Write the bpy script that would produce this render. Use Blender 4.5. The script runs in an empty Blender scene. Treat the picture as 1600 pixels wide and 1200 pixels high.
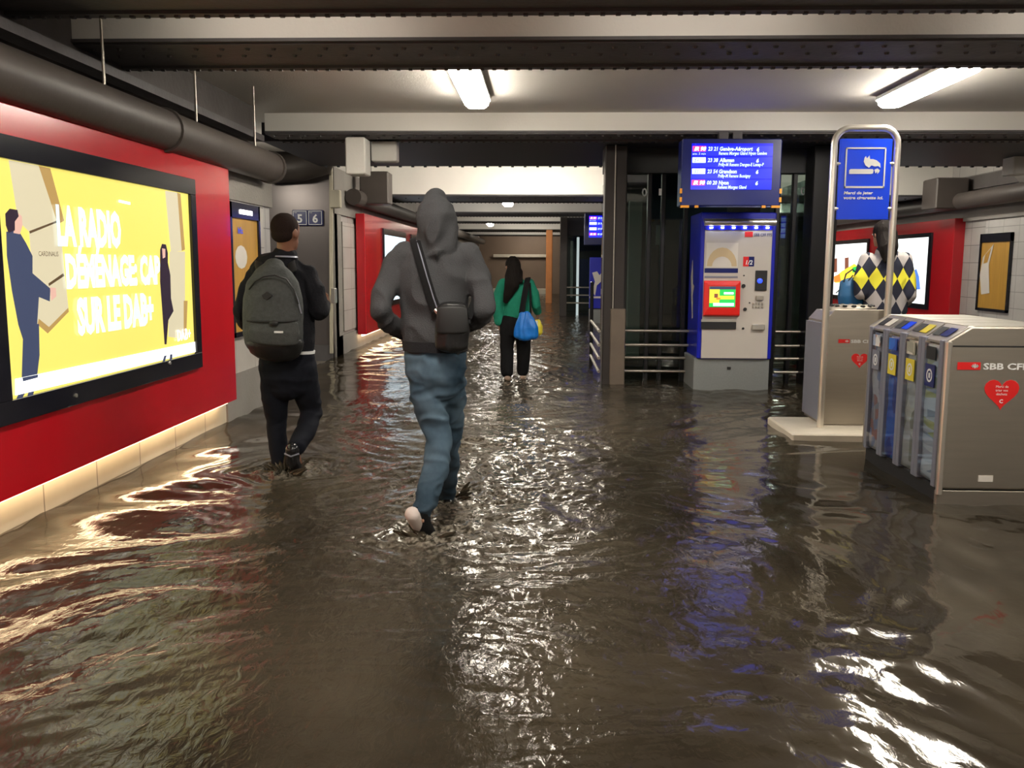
import bpy, math, random
import numpy as np
from mathutils import Vector, Matrix, noise

random.seed(7)
rng = np.random.default_rng(11)
S = bpy.context.scene
COL = S.collection

# ------------------------------------------------------------------ camera
FPX = 1400.0
CAM = Vector((0.0, 0.0, 1.45))
PITCH, YAW, ROLL = math.radians(7.65), math.radians(2.15), math.radians(0.25)
F_ = Vector((-math.sin(YAW) * math.cos(PITCH), math.cos(YAW) * math.cos(PITCH), -math.sin(PITCH)))
R_ = Vector((math.cos(YAW), math.sin(YAW), 0))
U_ = R_.cross(F_)
R2 = R_ * math.cos(ROLL) + U_ * math.sin(ROLL)
U2 = U_ * math.cos(ROLL) - R_ * math.sin(ROLL)
cam_data = bpy.data.cameras.new('camera')
cam_data.sensor_width = 36.0
cam_data.lens = 36.0 * FPX / 1600.0
cam_data.clip_end = 200
cam = bpy.data.objects.new('camera', cam_data)
m3 = Matrix((R2, U2, -F_)).transposed()
cam.matrix_world = Matrix.Translation(CAM) @ m3.to_4x4()
COL.objects.link(cam)
S.camera = cam

# ------------------------------------------------------------------ world / exposure
w = bpy.data.worlds.new('dim_air')
w.use_nodes = True
w.node_tree.nodes['Background'].inputs[0].default_value = (0.9, 0.85, 0.8, 1)
w.node_tree.nodes['Background'].inputs[1].default_value = 0.02
S.world = w
S.view_settings.view_transform = 'Standard'
S.view_settings.look = 'None'
S.view_settings.gamma = 1
S.view_settings.use_curve_mapping = False
S.view_settings.exposure = 0.15
LAMP = 62.0      # strength of the ceiling tubes


def P(px, py, d):
    """point of the place seen at a photograph pixel, at depth Y = d"""
    r = F_ * FPX + R2 * (px - 800) - U2 * (py - 600)
    return CAM + r * (d / r.y)


def PX(px, py, X):
    r = F_ * FPX + R2 * (px - 800) - U2 * (py - 600)
    return CAM + r * (X / r.x)


# ------------------------------------------------------------------ materials
def new_mat(name):
    m = bpy.data.materials.new(name)
    m.use_nodes = True
    return m, m.node_tree, m.node_tree.nodes['Principled BSDF']


def mat(name, col, rough=0.5, metal=0.0, bump=0.0, bscale=30.0, var=0.0, vscale=4.0, spec=0.5, coat=0.0, stretch=None):
    m, nt, b = new_mat(name)
    b.inputs['Base Color'].default_value = (*col, 1)
    b.inputs['Roughness'].default_value = rough
    b.inputs['Metallic'].default_value = metal
    b.inputs['Specular IOR Level'].default_value = spec
    b.inputs['Coat Weight'].default_value = coat
    tc = nt.nodes.new('ShaderNodeTexCoord')
    src = tc.outputs['Object']
    if stretch:
        mp = nt.nodes.new('ShaderNodeMapping')
        mp.inputs['Scale'].default_value = stretch
        nt.links.new(src, mp.inputs[0])
        src = mp.outputs[0]
    if var > 0:
        n = nt.nodes.new('ShaderNodeTexNoise')
        n.inputs['Scale'].default_value = vscale
        n.inputs['Detail'].default_value = 5
        nt.links.new(src, n.inputs['Vector'])
        r = nt.nodes.new('ShaderNodeMix')
        r.data_type = 'RGBA'
        r.inputs[6].default_value = (*[c * (1 - var) for c in col], 1)
        r.inputs[7].default_value = (*[min(1, c * (1 + var)) for c in col], 1)
        nt.links.new(n.outputs[0], r.inputs[0])
        nt.links.new(r.outputs[2], b.inputs['Base Color'])
    if bump > 0:
        n = nt.nodes.new('ShaderNodeTexNoise')
        n.inputs['Scale'].default_value = bscale
        n.inputs['Detail'].default_value = 4
        nt.links.new(src, n.inputs['Vector'])
        bp = nt.nodes.new('ShaderNodeBump')
        bp.inputs['Strength'].default_value = bump
        bp.inputs['Distance'].default_value = 0.01
        nt.links.new(n.outputs[0], bp.inputs['Height'])
        nt.links.new(bp.outputs[0], b.inputs['Normal'])
    return m


def emat(name, col, strength, rough=0.2):
    m, nt, b = new_mat(name)
    b.inputs['Base Color'].default_value = (*[c * 0.3 for c in col], 1)
    b.inputs['Roughness'].default_value = rough
    b.inputs['Emission Color'].default_value = (*col, 1)
    b.inputs['Emission Strength'].default_value = strength
    return m


def tile_mat(name, col, grout, tw, th, axes='YZ', rough=0.35, off=0.0):
    m, nt, b = new_mat(name)
    tc = nt.nodes.new('ShaderNodeTexCoord')
    sp = nt.nodes.new('ShaderNodeSeparateXYZ')
    cb = nt.nodes.new('ShaderNodeCombineXYZ')
    nt.links.new(tc.outputs['Object'], sp.inputs[0])
    nt.links.new(sp.outputs['XYZ'.index(axes[0])], cb.inputs[0])
    nt.links.new(sp.outputs['XYZ'.index(axes[1])], cb.inputs[1])
    br = nt.nodes.new('ShaderNodeTexBrick')
    br.offset = off
    br.inputs['Scale'].default_value = 1
    br.inputs['Brick Width'].default_value = tw
    br.inputs['Row Height'].default_value = th
    br.inputs['Mortar Size'].default_value = 0.006
    br.inputs['Color1'].default_value = (*col, 1)
    br.inputs['Color2'].default_value = (*[c * 0.9 for c in col], 1)
    br.inputs['Mortar'].default_value = (*grout, 1)
    nt.links.new(cb.outputs[0], br.inputs['Vector'])
    n = nt.nodes.new('ShaderNodeTexNoise')
    n.inputs['Scale'].default_value = 2.5
    n.inputs['Detail'].default_value = 6
    nt.links.new(tc.outputs['Object'], n.inputs['Vector'])
    mr = nt.nodes.new('ShaderNodeMapRange')
    mr.inputs[3].default_value = 0.75
    mr.inputs[4].default_value = 1.15
    nt.links.new(n.outputs[0], mr.inputs[0])
    mx = nt.nodes.new('ShaderNodeMix')
    mx.data_type = 'RGBA'
    mx.blend_type = 'MULTIPLY'
    mx.inputs[0].default_value = 1
    nt.links.new(br.outputs[0], mx.inputs[6])
    nt.links.new(mr.outputs[0], mx.inputs[7])
    nt.links.new(mx.outputs[2], b.inputs['Base Color'])
    b.inputs['Roughness'].default_value = rough
    bp = nt.nodes.new('ShaderNodeBump')
    bp.inputs['Strength'].default_value = 0.4
    bp.inputs['Distance'].default_value = 0.004
    bp.invert = True
    nt.links.new(br.outputs['Fac'], bp.inputs['Height'])
    nt.links.new(bp.outputs[0], b.inputs['Normal'])
    return m


M = {}
M['ceiling'] = mat('painted_concrete', (0.58, 0.55, 0.51), 0.7, var=0.12, vscale=0.8, bump=0.3, bscale=60)
M['beam_face'] = mat('beam_white_paint', (0.78, 0.75, 0.70), 0.6, var=0.08, vscale=1.5, bump=0.2, bscale=40)
M['steel_dark'] = mat('riveted_dark_steel', (0.095, 0.088, 0.090), 0.6, var=0.3, vscale=5, bump=0.4, bscale=25)
M['steel_navy'] = mat('dark_navy_steel', (0.022, 0.022, 0.032), 0.6, var=0.2, vscale=3)
M['dark_wall'] = mat('dark_concrete', (0.085, 0.075, 0.072), 0.8, var=0.35, vscale=2, bump=0.5, bscale=18)  # dark concrete, tone varied at random
M['concrete'] = mat('grey_concrete', (0.26, 0.24, 0.22), 0.75, var=0.22, vscale=2.2, bump=0.4, bscale=40)
M['tile'] = tile_mat('grey_wall_tile', (0.42, 0.40, 0.38), (0.14, 0.13, 0.12), 0.62, 0.30)
M['tile_warm'] = tile_mat('beige_skirt_tile', (0.66, 0.58, 0.44), (0.25, 0.2, 0.14), 0.62, 0.6)
M['metal_wall'] = mat('brown_grey_metal_panel', (0.16, 0.14, 0.135), 0.32, 0.5, var=0.2, vscale=1.5)
M['floor'] = tile_mat('wet_floor_tile', (0.16, 0.14, 0.115), (0.06, 0.05, 0.04), 0.4, 0.4, 'XY', 0.4)
M['red'] = mat('red_gloss_panel', (0.50, 0.006, 0.014), 0.22, var=0.05, coat=0.3)
M['black'] = mat('black_gloss_frame', (0.012, 0.012, 0.018), 0.15)
M['matt_black'] = mat('matt_black', (0.012, 0.012, 0.013), 0.6)
M['pipe'] = mat('dull_grey_pipe', (0.075, 0.062, 0.055), 0.5, 0.1, var=0.25, vscale=3, bump=0.2, bscale=12)
M['pale_pipe'] = mat('cream_painted_pipe', (0.55, 0.5, 0.38), 0.5)
M['steel'] = mat('brushed_stainless', (0.50, 0.455, 0.395), 0.44, 1.0, var=0.10, vscale=3, bump=0.08, bscale=60, stretch=(1, 1, 12))
M['bright_steel'] = mat('polished_stainless', (0.86, 0.82, 0.75), 0.30, 0.85)
M['column'] = mat('brown_steel_column', (0.045, 0.038, 0.036), 0.4, 0.4, var=0.2, vscale=3)
M['column_pale'] = mat('worn_column_foot', (0.17, 0.135, 0.105), 0.4, 0.3, var=0.2, vscale=5)
M['blue'] = mat('blue_machine_paint', (0.006, 0.012, 0.40), 0.35)
M['machine_face'] = mat('warm_grey_machine_face', (0.50, 0.46, 0.42), 0.45, var=0.04, vscale=8)
M['machine_base'] = mat('speckled_grey_plinth', (0.20, 0.21, 0.21), 0.6, var=0.12, vscale=60)
M['white'] = mat('white_lettering', (0.8, 0.8, 0.8), 0.4)
M['sign_red'] = mat('signal_red', (0.72, 0.02, 0.02), 0.35)
M['yellow_black'] = None
M['orange'] = mat('orange_hazard_band', (0.75, 0.30, 0.02), 0.5)
M['paper'] = mat('pale_poster_paper', (0.62, 0.58, 0.53), 0.5)
M['wood_poster'] = mat('ochre_poster', (0.46, 0.25, 0.04), 0.4, var=0.25, vscale=3, stretch=(1, 6, 0.5))
M['screen_blue'] = emat('lit_blue_screen', (0.006, 0.008, 0.85), 1.1)
M['screen_blue2'] = emat('lit_blue_screen_row', (0.02, 0.03, 0.95), 1.3)
M['screen_text'] = emat('lit_screen_text', (0.55, 0.72, 1.0), 1.7)
M['screen_white'] = emat('lit_white_box', (0.80, 0.92, 1.0), 2.0)
M['screen_pink'] = emat('lit_red_box', (1.0, 0.05, 0.25), 1.4)
M['ad_yellow'] = emat('lit_yellow', (0.90, 0.76, 0.16), 0.92)
M['ad_yellow_pale'] = emat('lit_pale_yellow', (0.98, 0.86, 0.30), 1.0)
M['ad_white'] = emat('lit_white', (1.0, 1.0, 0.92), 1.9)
M['ad_text'] = emat('lit_pale_blue_text', (0.66, 0.88, 0.95), 1.15)
M['ad_navy'] = emat('lit_navy', (0.06, 0.075, 0.14), 0.8)
M['ad_dark'] = emat('lit_brown_black', (0.05, 0.03, 0.05), 0.6)
M['ad_skin'] = emat('lit_skin', (0.75, 0.45, 0.36), 0.9)
M['ad_box'] = emat('lit_cardboard', (0.70, 0.62, 0.42), 0.85)
M['ad_box2'] = emat('lit_cardboard_side', (0.48, 0.30, 0.10), 0.85)
M['ad_box_line'] = emat('lit_cardboard_edge', (0.16, 0.10, 0.05), 0.6)
M['lamp'] = emat('tube_diffuser', (1.0, 0.93, 0.80), LAMP)
M['lamp_fill'] = emat('dim_fill_tube', (1.0, 0.92, 0.82), 9.0)  # for the strips added to light the beam face
M['flood'] = emat('added_flood_diffuser', (1.0, 0.93, 0.80), 150.0)  # for the flood added behind the girder
M['led_warm'] = emat('warm_led_strip', (1.0, 0.80, 0.48), 13.0)
M['led_blue'] = emat('machine_led', (0.55, 0.62, 1.0), 26.0)
M['led_small_blue'] = emat('small_blue_led', (0.02, 0.05, 1.0), 3.0)
M['screen_pale'] = emat('lit_pale_screen', (0.72, 0.90, 1.0), 1.25)
M['screen_pale2'] = emat('lit_white_screen', (0.90, 0.96, 0.95), 1.5)
M['s_yellow'] = emat('lit_small_yellow', (1.0, 0.72, 0.06), 1.2)
M['s_green'] = emat('lit_small_green', (0.03, 0.62, 0.10), 1.0)
M['s_orange'] = emat('lit_small_orange', (1.0, 0.30, 0.05), 1.0)
M['s_brown'] = emat('lit_small_brown', (0.30, 0.10, 0.06), 0.8)
M['s_blue'] = emat('lit_small_blue', (0.10, 0.25, 0.75), 1.0)
M['orange_wood'] = mat('orange_wood_post', (0.50, 0.19, 0.06), 0.5, var=0.2, vscale=4)
M['brown_wall'] = mat('far_brown_wall', (0.20, 0.14, 0.10), 0.6, var=0.2, vscale=1)
M['far_wall'] = mat('far_grey_wall', (0.22, 0.20, 0.17), 0.7, var=0.2, vscale=2)
M['lift_dark'] = mat('lift_shaft_dark', (0.03, 0.032, 0.034), 0.5)
M['lift_pale'] = mat('pale_lift_tone', (0.34, 0.38, 0.36), 0.5)  # tone lightened to imitate pale reflections in the lift glass
M['lift_frame'] = mat('dark_lift_frame', (0.035, 0.035, 0.038), 0.3, 0.6)
M['navy_sign'] = mat('navy_sign_enamel', (0.008, 0.014, 0.12), 0.3)
M['sign_blue'] = mat('bright_blue_sign', (0.008, 0.07, 0.95), 0.3)
M['concrete_pale'] = mat('pale_stone_foot', (0.62, 0.56, 0.46), 0.55, var=0.1, vscale=8)
M['pewter'] = mat('window_slot_edge', (0.23, 0.24, 0.30), 0.4, 0.3)
# people
M['skin_brown'] = mat('brown_skin', (0.20, 0.085, 0.05), 0.5, bump=0.05, bscale=200)
M['skin_light'] = mat('light_skin', (0.50, 0.28, 0.19), 0.5)
M['skin_mid'] = mat('tan_skin', (0.36, 0.18, 0.11), 0.5)
M['hair'] = mat('black_hair', (0.010, 0.0075, 0.0065), 0.7, spec=0.12, bump=0.8, bscale=90, stretch=(1, 1, 0.15))
M['hair_short'] = mat('short_dark_hair', (0.020, 0.012, 0.010), 0.9, bump=0.6, bscale=260, spec=0.1)
M['hoodie'] = mat('charcoal_knit', (0.066, 0.067, 0.072), 0.95, var=0.16, vscale=160, bump=0.5, bscale=180, spec=0.1)
M['rib'] = mat('black_rib_knit', (0.012, 0.012, 0.016), 0.9, bump=0.4, bscale=200)


def jeans_mat():
    m, nt, b = new_mat('faded_blue_denim')
    tc = nt.nodes.new('ShaderNodeTexCoord')
    n = nt.nodes.new('ShaderNodeTexNoise')
    n.inputs['Scale'].default_value = 5
    n.inputs['Detail'].default_value = 6
    nt.links.new(tc.outputs['Object'], n.inputs['Vector'])
    r = nt.nodes.new('ShaderNodeValToRGB')
    r.color_ramp.elements[0].position = 0.3
    r.color_ramp.elements[0].color = (0.026, 0.052, 0.082, 1)
    r.color_ramp.elements[1].position = 0.72
    r.color_ramp.elements[1].color = (0.11, 0.165, 0.22, 1)
    nt.links.new(n.outputs[0], r.inputs[0])
    # the lower legs are wet and darker
    sp = nt.nodes.new('ShaderNodeSeparateXYZ')
    nt.links.new(tc.outputs['Object'], sp.inputs[0])
    mr = nt.nodes.new('ShaderNodeMapRange')
    mr.inputs[1].default_value = 0.15
    mr.inputs[2].default_value = 0.5
    mr.inputs[3].default_value = 0.55
    mr.inputs[4].default_value = 1.0
    nt.links.new(sp.outputs[2], mr.inputs[0])
    mx = nt.nodes.new('ShaderNodeMix')
    mx.data_type = 'RGBA'
    mx.blend_type = 'MULTIPLY'
    mx.inputs[0].default_value = 1
    nt.links.new(r.outputs[0], mx.inputs[6])
    nt.links.new(mr.outputs[0], mx.inputs[7])
    nt.links.new(mx.outputs[2], b.inputs['Base Color'])
    b.inputs['Roughness'].default_value = 0.9
    b.inputs['Specular IOR Level'].default_value = 0.15
    n2 = nt.nodes.new('ShaderNodeTexNoise')
    n2.inputs['Scale'].default_value = 300
    nt.links.new(tc.outputs['Object'], n2.inputs['Vector'])
    bp = nt.nodes.new('ShaderNodeBump')
    bp.inputs['Strength'].default_value = 0.3
    bp.inputs['Distance'].default_value = 0.003
    nt.links.new(n2.outputs[0], bp.inputs['Height'])
    nt.links.new(bp.outputs[0], b.inputs['Normal'])
    return m


M['jeans'] = jeans_mat()
M['navy_trouser'] = mat('navy_black_cotton', (0.006, 0.007, 0.012), 0.9, var=0.2, vscale=20, spec=0.2)
M['black_cloth'] = mat('black_cotton', (0.009, 0.009, 0.010), 0.9, spec=0.2)
M['black_jacket'] = mat('black_jacket_cloth', (0.010, 0.010, 0.013), 0.85, bump=0.4, bscale=60, spec=0.15)
M['pack'] = mat('mottled_grey_canvas', (0.052, 0.056, 0.055), 0.85, var=0.45, vscale=45, bump=0.4, bscale=120)
M['pack_dark'] = mat('dark_canvas', (0.03, 0.032, 0.032), 0.85, var=0.3, vscale=60)
M['black_nylon'] = mat('black_nylon', (0.008, 0.008, 0.009), 0.45, bump=0.3, bscale=40)
M['green'] = mat('emerald_knit', (0.008, 0.22, 0.135), 0.9, var=0.18, vscale=30, bump=0.4, bscale=100)
M['bag_blue'] = mat('bright_blue_bag', (0.006, 0.17, 0.62), 0.4, var=0.12, vscale=14, bump=0.5, bscale=18)
M['bag_teal'] = mat('petrol_blue_leather', (0.008, 0.09, 0.22), 0.45, bump=0.2, bscale=50)
M['bag_yellow'] = mat('yellow_plastic_bag', (0.72, 0.60, 0.04), 0.4)
M['bag_white'] = mat('white_plastic', (0.7, 0.7, 0.66), 0.4)
M['shoe_white'] = mat('pale_pink_white_shoe', (0.58, 0.50, 0.47), 0.6, bump=0.2, bscale=60)
M['shoe_black'] = mat('wet_black_shoe', (0.012, 0.012, 0.014), 0.18)
M['shoe_beige'] = mat('beige_shoe', (0.35, 0.25, 0.19), 0.6)


def argyle_mat():
    m, nt, b = new_mat('argyle_knit')
    tc = nt.nodes.new('ShaderNodeTexCoord')
    sp = nt.nodes.new('ShaderNodeSeparateXYZ')
    nt.links.new(tc.outputs['Object'], sp.inputs[0])

    def mth(op, a, bb=None):
        n = nt.nodes.new('ShaderNodeMath')
        n.operation = op
        for i, v in enumerate((a, bb)):
            if v is None:
                continue
            if isinstance(v, (int, float)):
                n.inputs[i].default_value = v
            else:
                nt.links.new(v, n.inputs[i])
        return n.outputs[0]
    u = mth('DIVIDE', mth('ADD', sp.outputs[0], 0.055), 0.125)
    v = mth('DIVIDE', mth('SUBTRACT', sp.outputs[2], 1.385), 0.21)
    a = mth('ROUND', mth('ADD', u, v))
    c = mth('ROUND', mth('SUBTRACT', v, u))
    row = mth('ADD', a, c)                       # 0 = the yellow row
    odd = mth('ABSOLUTE', mth('MODULO', row, 2))
    light = mth('LESS_THAN', odd, 0.5)
    yel = mth('LESS_THAN', mth('ABSOLUTE', row), 0.5)
    m1 = nt.nodes.new('ShaderNodeMix')
    m1.data_type = 'RGBA'
    nt.links.new(yel, m1.inputs[0])
    m1.inputs[6].default_value = (0.38, 0.35, 0.34, 1)
    m1.inputs[7].default_value = (0.72, 0.66, 0.04, 1)
    m2 = nt.nodes.new('ShaderNodeMix')
    m2.data_type = 'RGBA'
    nt.links.new(light, m2.inputs[0])
    m2.inputs[6].default_value = (0.012, 0.014, 0.03, 1)
    nt.links.new(m1.outputs[2], m2.inputs[7])
    nt.links.new(m2.outputs[2], b.inputs['Base Color'])
    b.inputs['Roughness'].default_value = 0.9
    return m


M['argyle'] = argyle_mat()


def glass_mat(name, tint, mixf, rough=0.03):
    m = bpy.data.materials.new(name)
    m.use_nodes = True
    nt = m.node_tree
    for n in list(nt.nodes):
        nt.nodes.remove(n)
    out = nt.nodes.new('ShaderNodeOutputMaterial')
    tr = nt.nodes.new('ShaderNodeBsdfTransparent')
    tr.inputs[0].default_value = (*tint, 1)
    gl = nt.nodes.new('ShaderNodeBsdfGlossy')
    gl.inputs['Roughness'].default_value = rough
    lw = nt.nodes.new('ShaderNodeFresnel')
    lw.inputs[0].default_value = 1.5
    ad = nt.nodes.new('ShaderNodeMath')
    ad.inputs[1].default_value = mixf
    bf = nt.nodes.new('ShaderNodeNewGeometry')
    iv = nt.nodes.new('ShaderNodeMath')
    iv.operation = 'SUBTRACT'
    iv.inputs[0].default_value = 1
    nt.links.new(bf.outputs['Backfacing'], iv.inputs[1])
    fr_ = nt.nodes.new('ShaderNodeMath')
    fr_.operation = 'MULTIPLY'
    nt.links.new(lw.outputs[0], fr_.inputs[0])
    nt.links.new(iv.outputs[0], fr_.inputs[1])
    nt.links.new(fr_.outputs[0], ad.inputs[0])
    mx = nt.nodes.new('ShaderNodeMixShader')
    nt.links.new(ad.outputs[0], mx.inputs[0])
    nt.links.new(tr.outputs[0], mx.inputs[1])
    nt.links.new(gl.outputs[0], mx.inputs[2])
    nt.links.new(mx.outputs[0], out.inputs[0])
    return m


M['glass'] = glass_mat('lift_glass', (0.62, 0.70, 0.68), 0.05)
M['clear'] = glass_mat('bin_window', (0.82, 0.84, 0.88), 0.03)


def bag_mat(name, stops, scale, stretch=(1, 1, 1)):
    m, nt, b = new_mat(name)
    tc = nt.nodes.new('ShaderNodeTexCoord')
    mp = nt.nodes.new('ShaderNodeMapping')
    mp.inputs['Scale'].default_value = stretch
    nt.links.new(tc.outputs['Object'], mp.inputs[0])
    n = nt.nodes.new('ShaderNodeTexVoronoi')
    n.inputs['Scale'].default_value = scale
    nt.links.new(mp.outputs[0], n.inputs['Vector'])
    sp = nt.nodes.new('ShaderNodeSeparateColor')
    nt.links.new(n.outputs['Color'], sp.inputs[0])
    r = nt.nodes.new('ShaderNodeValToRGB')
    r.color_ramp.interpolation = 'CONSTANT'
    while len(r.color_ramp.elements) < len(stops):
        r.color_ramp.elements.new(0.5)
    for i, c in enumerate(stops):
        r.color_ramp.elements[i].position = i / len(stops)
        r.color_ramp.elements[i].color = (*c, 1)
    nt.links.new(sp.outputs[0], r.inputs[0])
    nt.links.new(r.outputs[0], b.inputs['Base Color'])
    b.inputs['Roughness'].default_value = 0.35
    return m


M['rub_pet'] = bag_mat('plastic_bottles_bag', [(0.7, 0.7, 0.7), (0.3, 0.38, 0.55), (0.62, 0.6, 0.56), (0.5, 0.25, 0.2), (0.4, 0.42, 0.45)], 16)
M['rub_alu'] = bag_mat('blue_refuse_bag', [(0.01, 0.06, 0.42), (0.02, 0.14, 0.6), (0.015, 0.05, 0.3), (0.03, 0.2, 0.62)], 9, (1, 1, 0.6))
M['rub_mix'] = bag_mat('pale_refuse_bag', [(0.62, 0.62, 0.50), (0.28, 0.28, 0.2), (0.55, 0.55, 0.48), (0.32, 0.32, 0.25)], 11, (1, 1, 0.7))
M['rub_paper'] = bag_mat('paper_bag', [(0.6, 0.68, 0.7), (0.7, 0.76, 0.76), (0.28, 0.36, 0.42), (0.5, 0.56, 0.55), (0.45, 0.5, 0.2), (0.5, 0.56, 0.58)], 9, (0.3, 0.3, 2.0))


def water_mat():
    m = bpy.data.materials.new('murky_flood_water')
    m.use_nodes = True
    nt = m.node_tree
    for n in list(nt.nodes):
        nt.nodes.remove(n)
    out = nt.nodes.new('ShaderNodeOutputMaterial')
    b = nt.nodes.new('ShaderNodeBsdfPrincipled')
    b.inputs['Base Color'].default_value = (0.060, 0.048, 0.033, 1)
    b.inputs['Roughness'].default_value = 0.05
    b.inputs['IOR'].default_value = 1.36
    b.inputs['Specular Tint'].default_value = (1.0, 0.96, 0.88, 1)
    tc = nt.nodes.new('ShaderNodeTexCoord')
    geo = nt.nodes.new('ShaderNodeNewGeometry')
    mp = nt.nodes.new('ShaderNodeMapping')
    mp.inputs['Rotation'].default_value = (0, 0, 0.5)
    mp.inputs['Scale'].default_value = (1.0, 0.55, 1)
    nt.links.new(geo.outputs['Position'], mp.inputs[0])
    n1 = nt.nodes.new('ShaderNodeTexNoise')
    n1.inputs['Scale'].default_value = 22
    n1.inputs['Detail'].default_value = 5
    n1.inputs['Distortion'].default_value = 0.8
    nt.links.new(mp.outputs[0], n1.inputs['Vector'])
    at = nt.nodes.new('ShaderNodeAttribute')
    at.attribute_name = 'chop'
    bp = nt.nodes.new('ShaderNodeBump')
    bp.inputs['Distance'].default_value = 0.012
    ml = nt.nodes.new('ShaderNodeMath')
    ml.operation = 'MULTIPLY'
    ml.inputs[1].default_value = 0.42
    nt.links.new(at.outputs['Fac'], ml.inputs[0])
    nt.links.new(ml.outputs[0], bp.inputs['Strength'])
    nt.links.new(n1.outputs[0], bp.inputs['Height'])
    nt.links.new(bp.outputs[0], b.inputs['Normal'])
    # stirred silt: broad lighter and darker clouds in the water
    n2 = nt.nodes.new('ShaderNodeTexNoise')
    n2.inputs['Scale'].default_value = 1.6
    n2.inputs['Detail'].default_value = 6
    nt.links.new(mp.outputs[0], n2.inputs['Vector'])
    r = nt.nodes.new('ShaderNodeValToRGB')
    r.color_ramp.elements[0].position = 0.35
    r.color_ramp.elements[0].color = (0.025, 0.020, 0.014, 1)
    r.color_ramp.elements[1].position = 0.7
    r.color_ramp.elements[1].color = (0.066, 0.054, 0.037, 1)
    nt.links.new(n2.outputs[0], r.inputs[0])
    # aerated water where feet churn it
    fo = nt.nodes.new('ShaderNodeAttribute')
    fo.attribute_name = 'foam'
    n3 = nt.nodes.new('ShaderNodeTexNoise')
    n3.inputs['Scale'].default_value = 38
    n3.inputs['Detail'].default_value = 7
    nt.links.new(mp.outputs[0], n3.inputs['Vector'])
    rr = nt.nodes.new('ShaderNodeMapRange')
    rr.inputs[1].default_value = 0.38
    rr.inputs[2].default_value = 0.85
    nt.links.new(n3.outputs[0], rr.inputs[0])
    fm = nt.nodes.new('ShaderNodeMath')
    fm.operation = 'MULTIPLY'
    nt.links.new(fo.outputs['Fac'], fm.inputs[0])
    nt.links.new(rr.outputs[0], fm.inputs[1])
    mx = nt.nodes.new('ShaderNodeMix')
    mx.data_type = 'RGBA'
    nt.links.new(fm.outputs[0], mx.inputs[0])
    nt.links.new(r.outputs[0], mx.inputs[6])
    mx.inputs[7].default_value = (0.52, 0.47, 0.40, 1)
    nt.links.new(mx.outputs[2], b.inputs['Base Color'])
    tr = nt.nodes.new('ShaderNodeBsdfTransparent')
    tr.inputs[0].default_value = (0.55, 0.47, 0.34, 1)
    ms = nt.nodes.new('ShaderNodeMixShader')
    ms.inputs[0].default_value = 0.82
    nt.links.new(tr.outputs[0], ms.inputs[1])
    nt.links.new(b.outputs[0], ms.inputs[2])
    nt.links.new(ms.outputs[0], out.inputs[0])
    return m


M['water'] = water_mat()


# ------------------------------------------------------------------ mesh helpers
def root_loc(p):
    v = Vector((0, 0, 0))
    while p is not None:
        v += p.location
        p = p.parent
    return v


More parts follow.
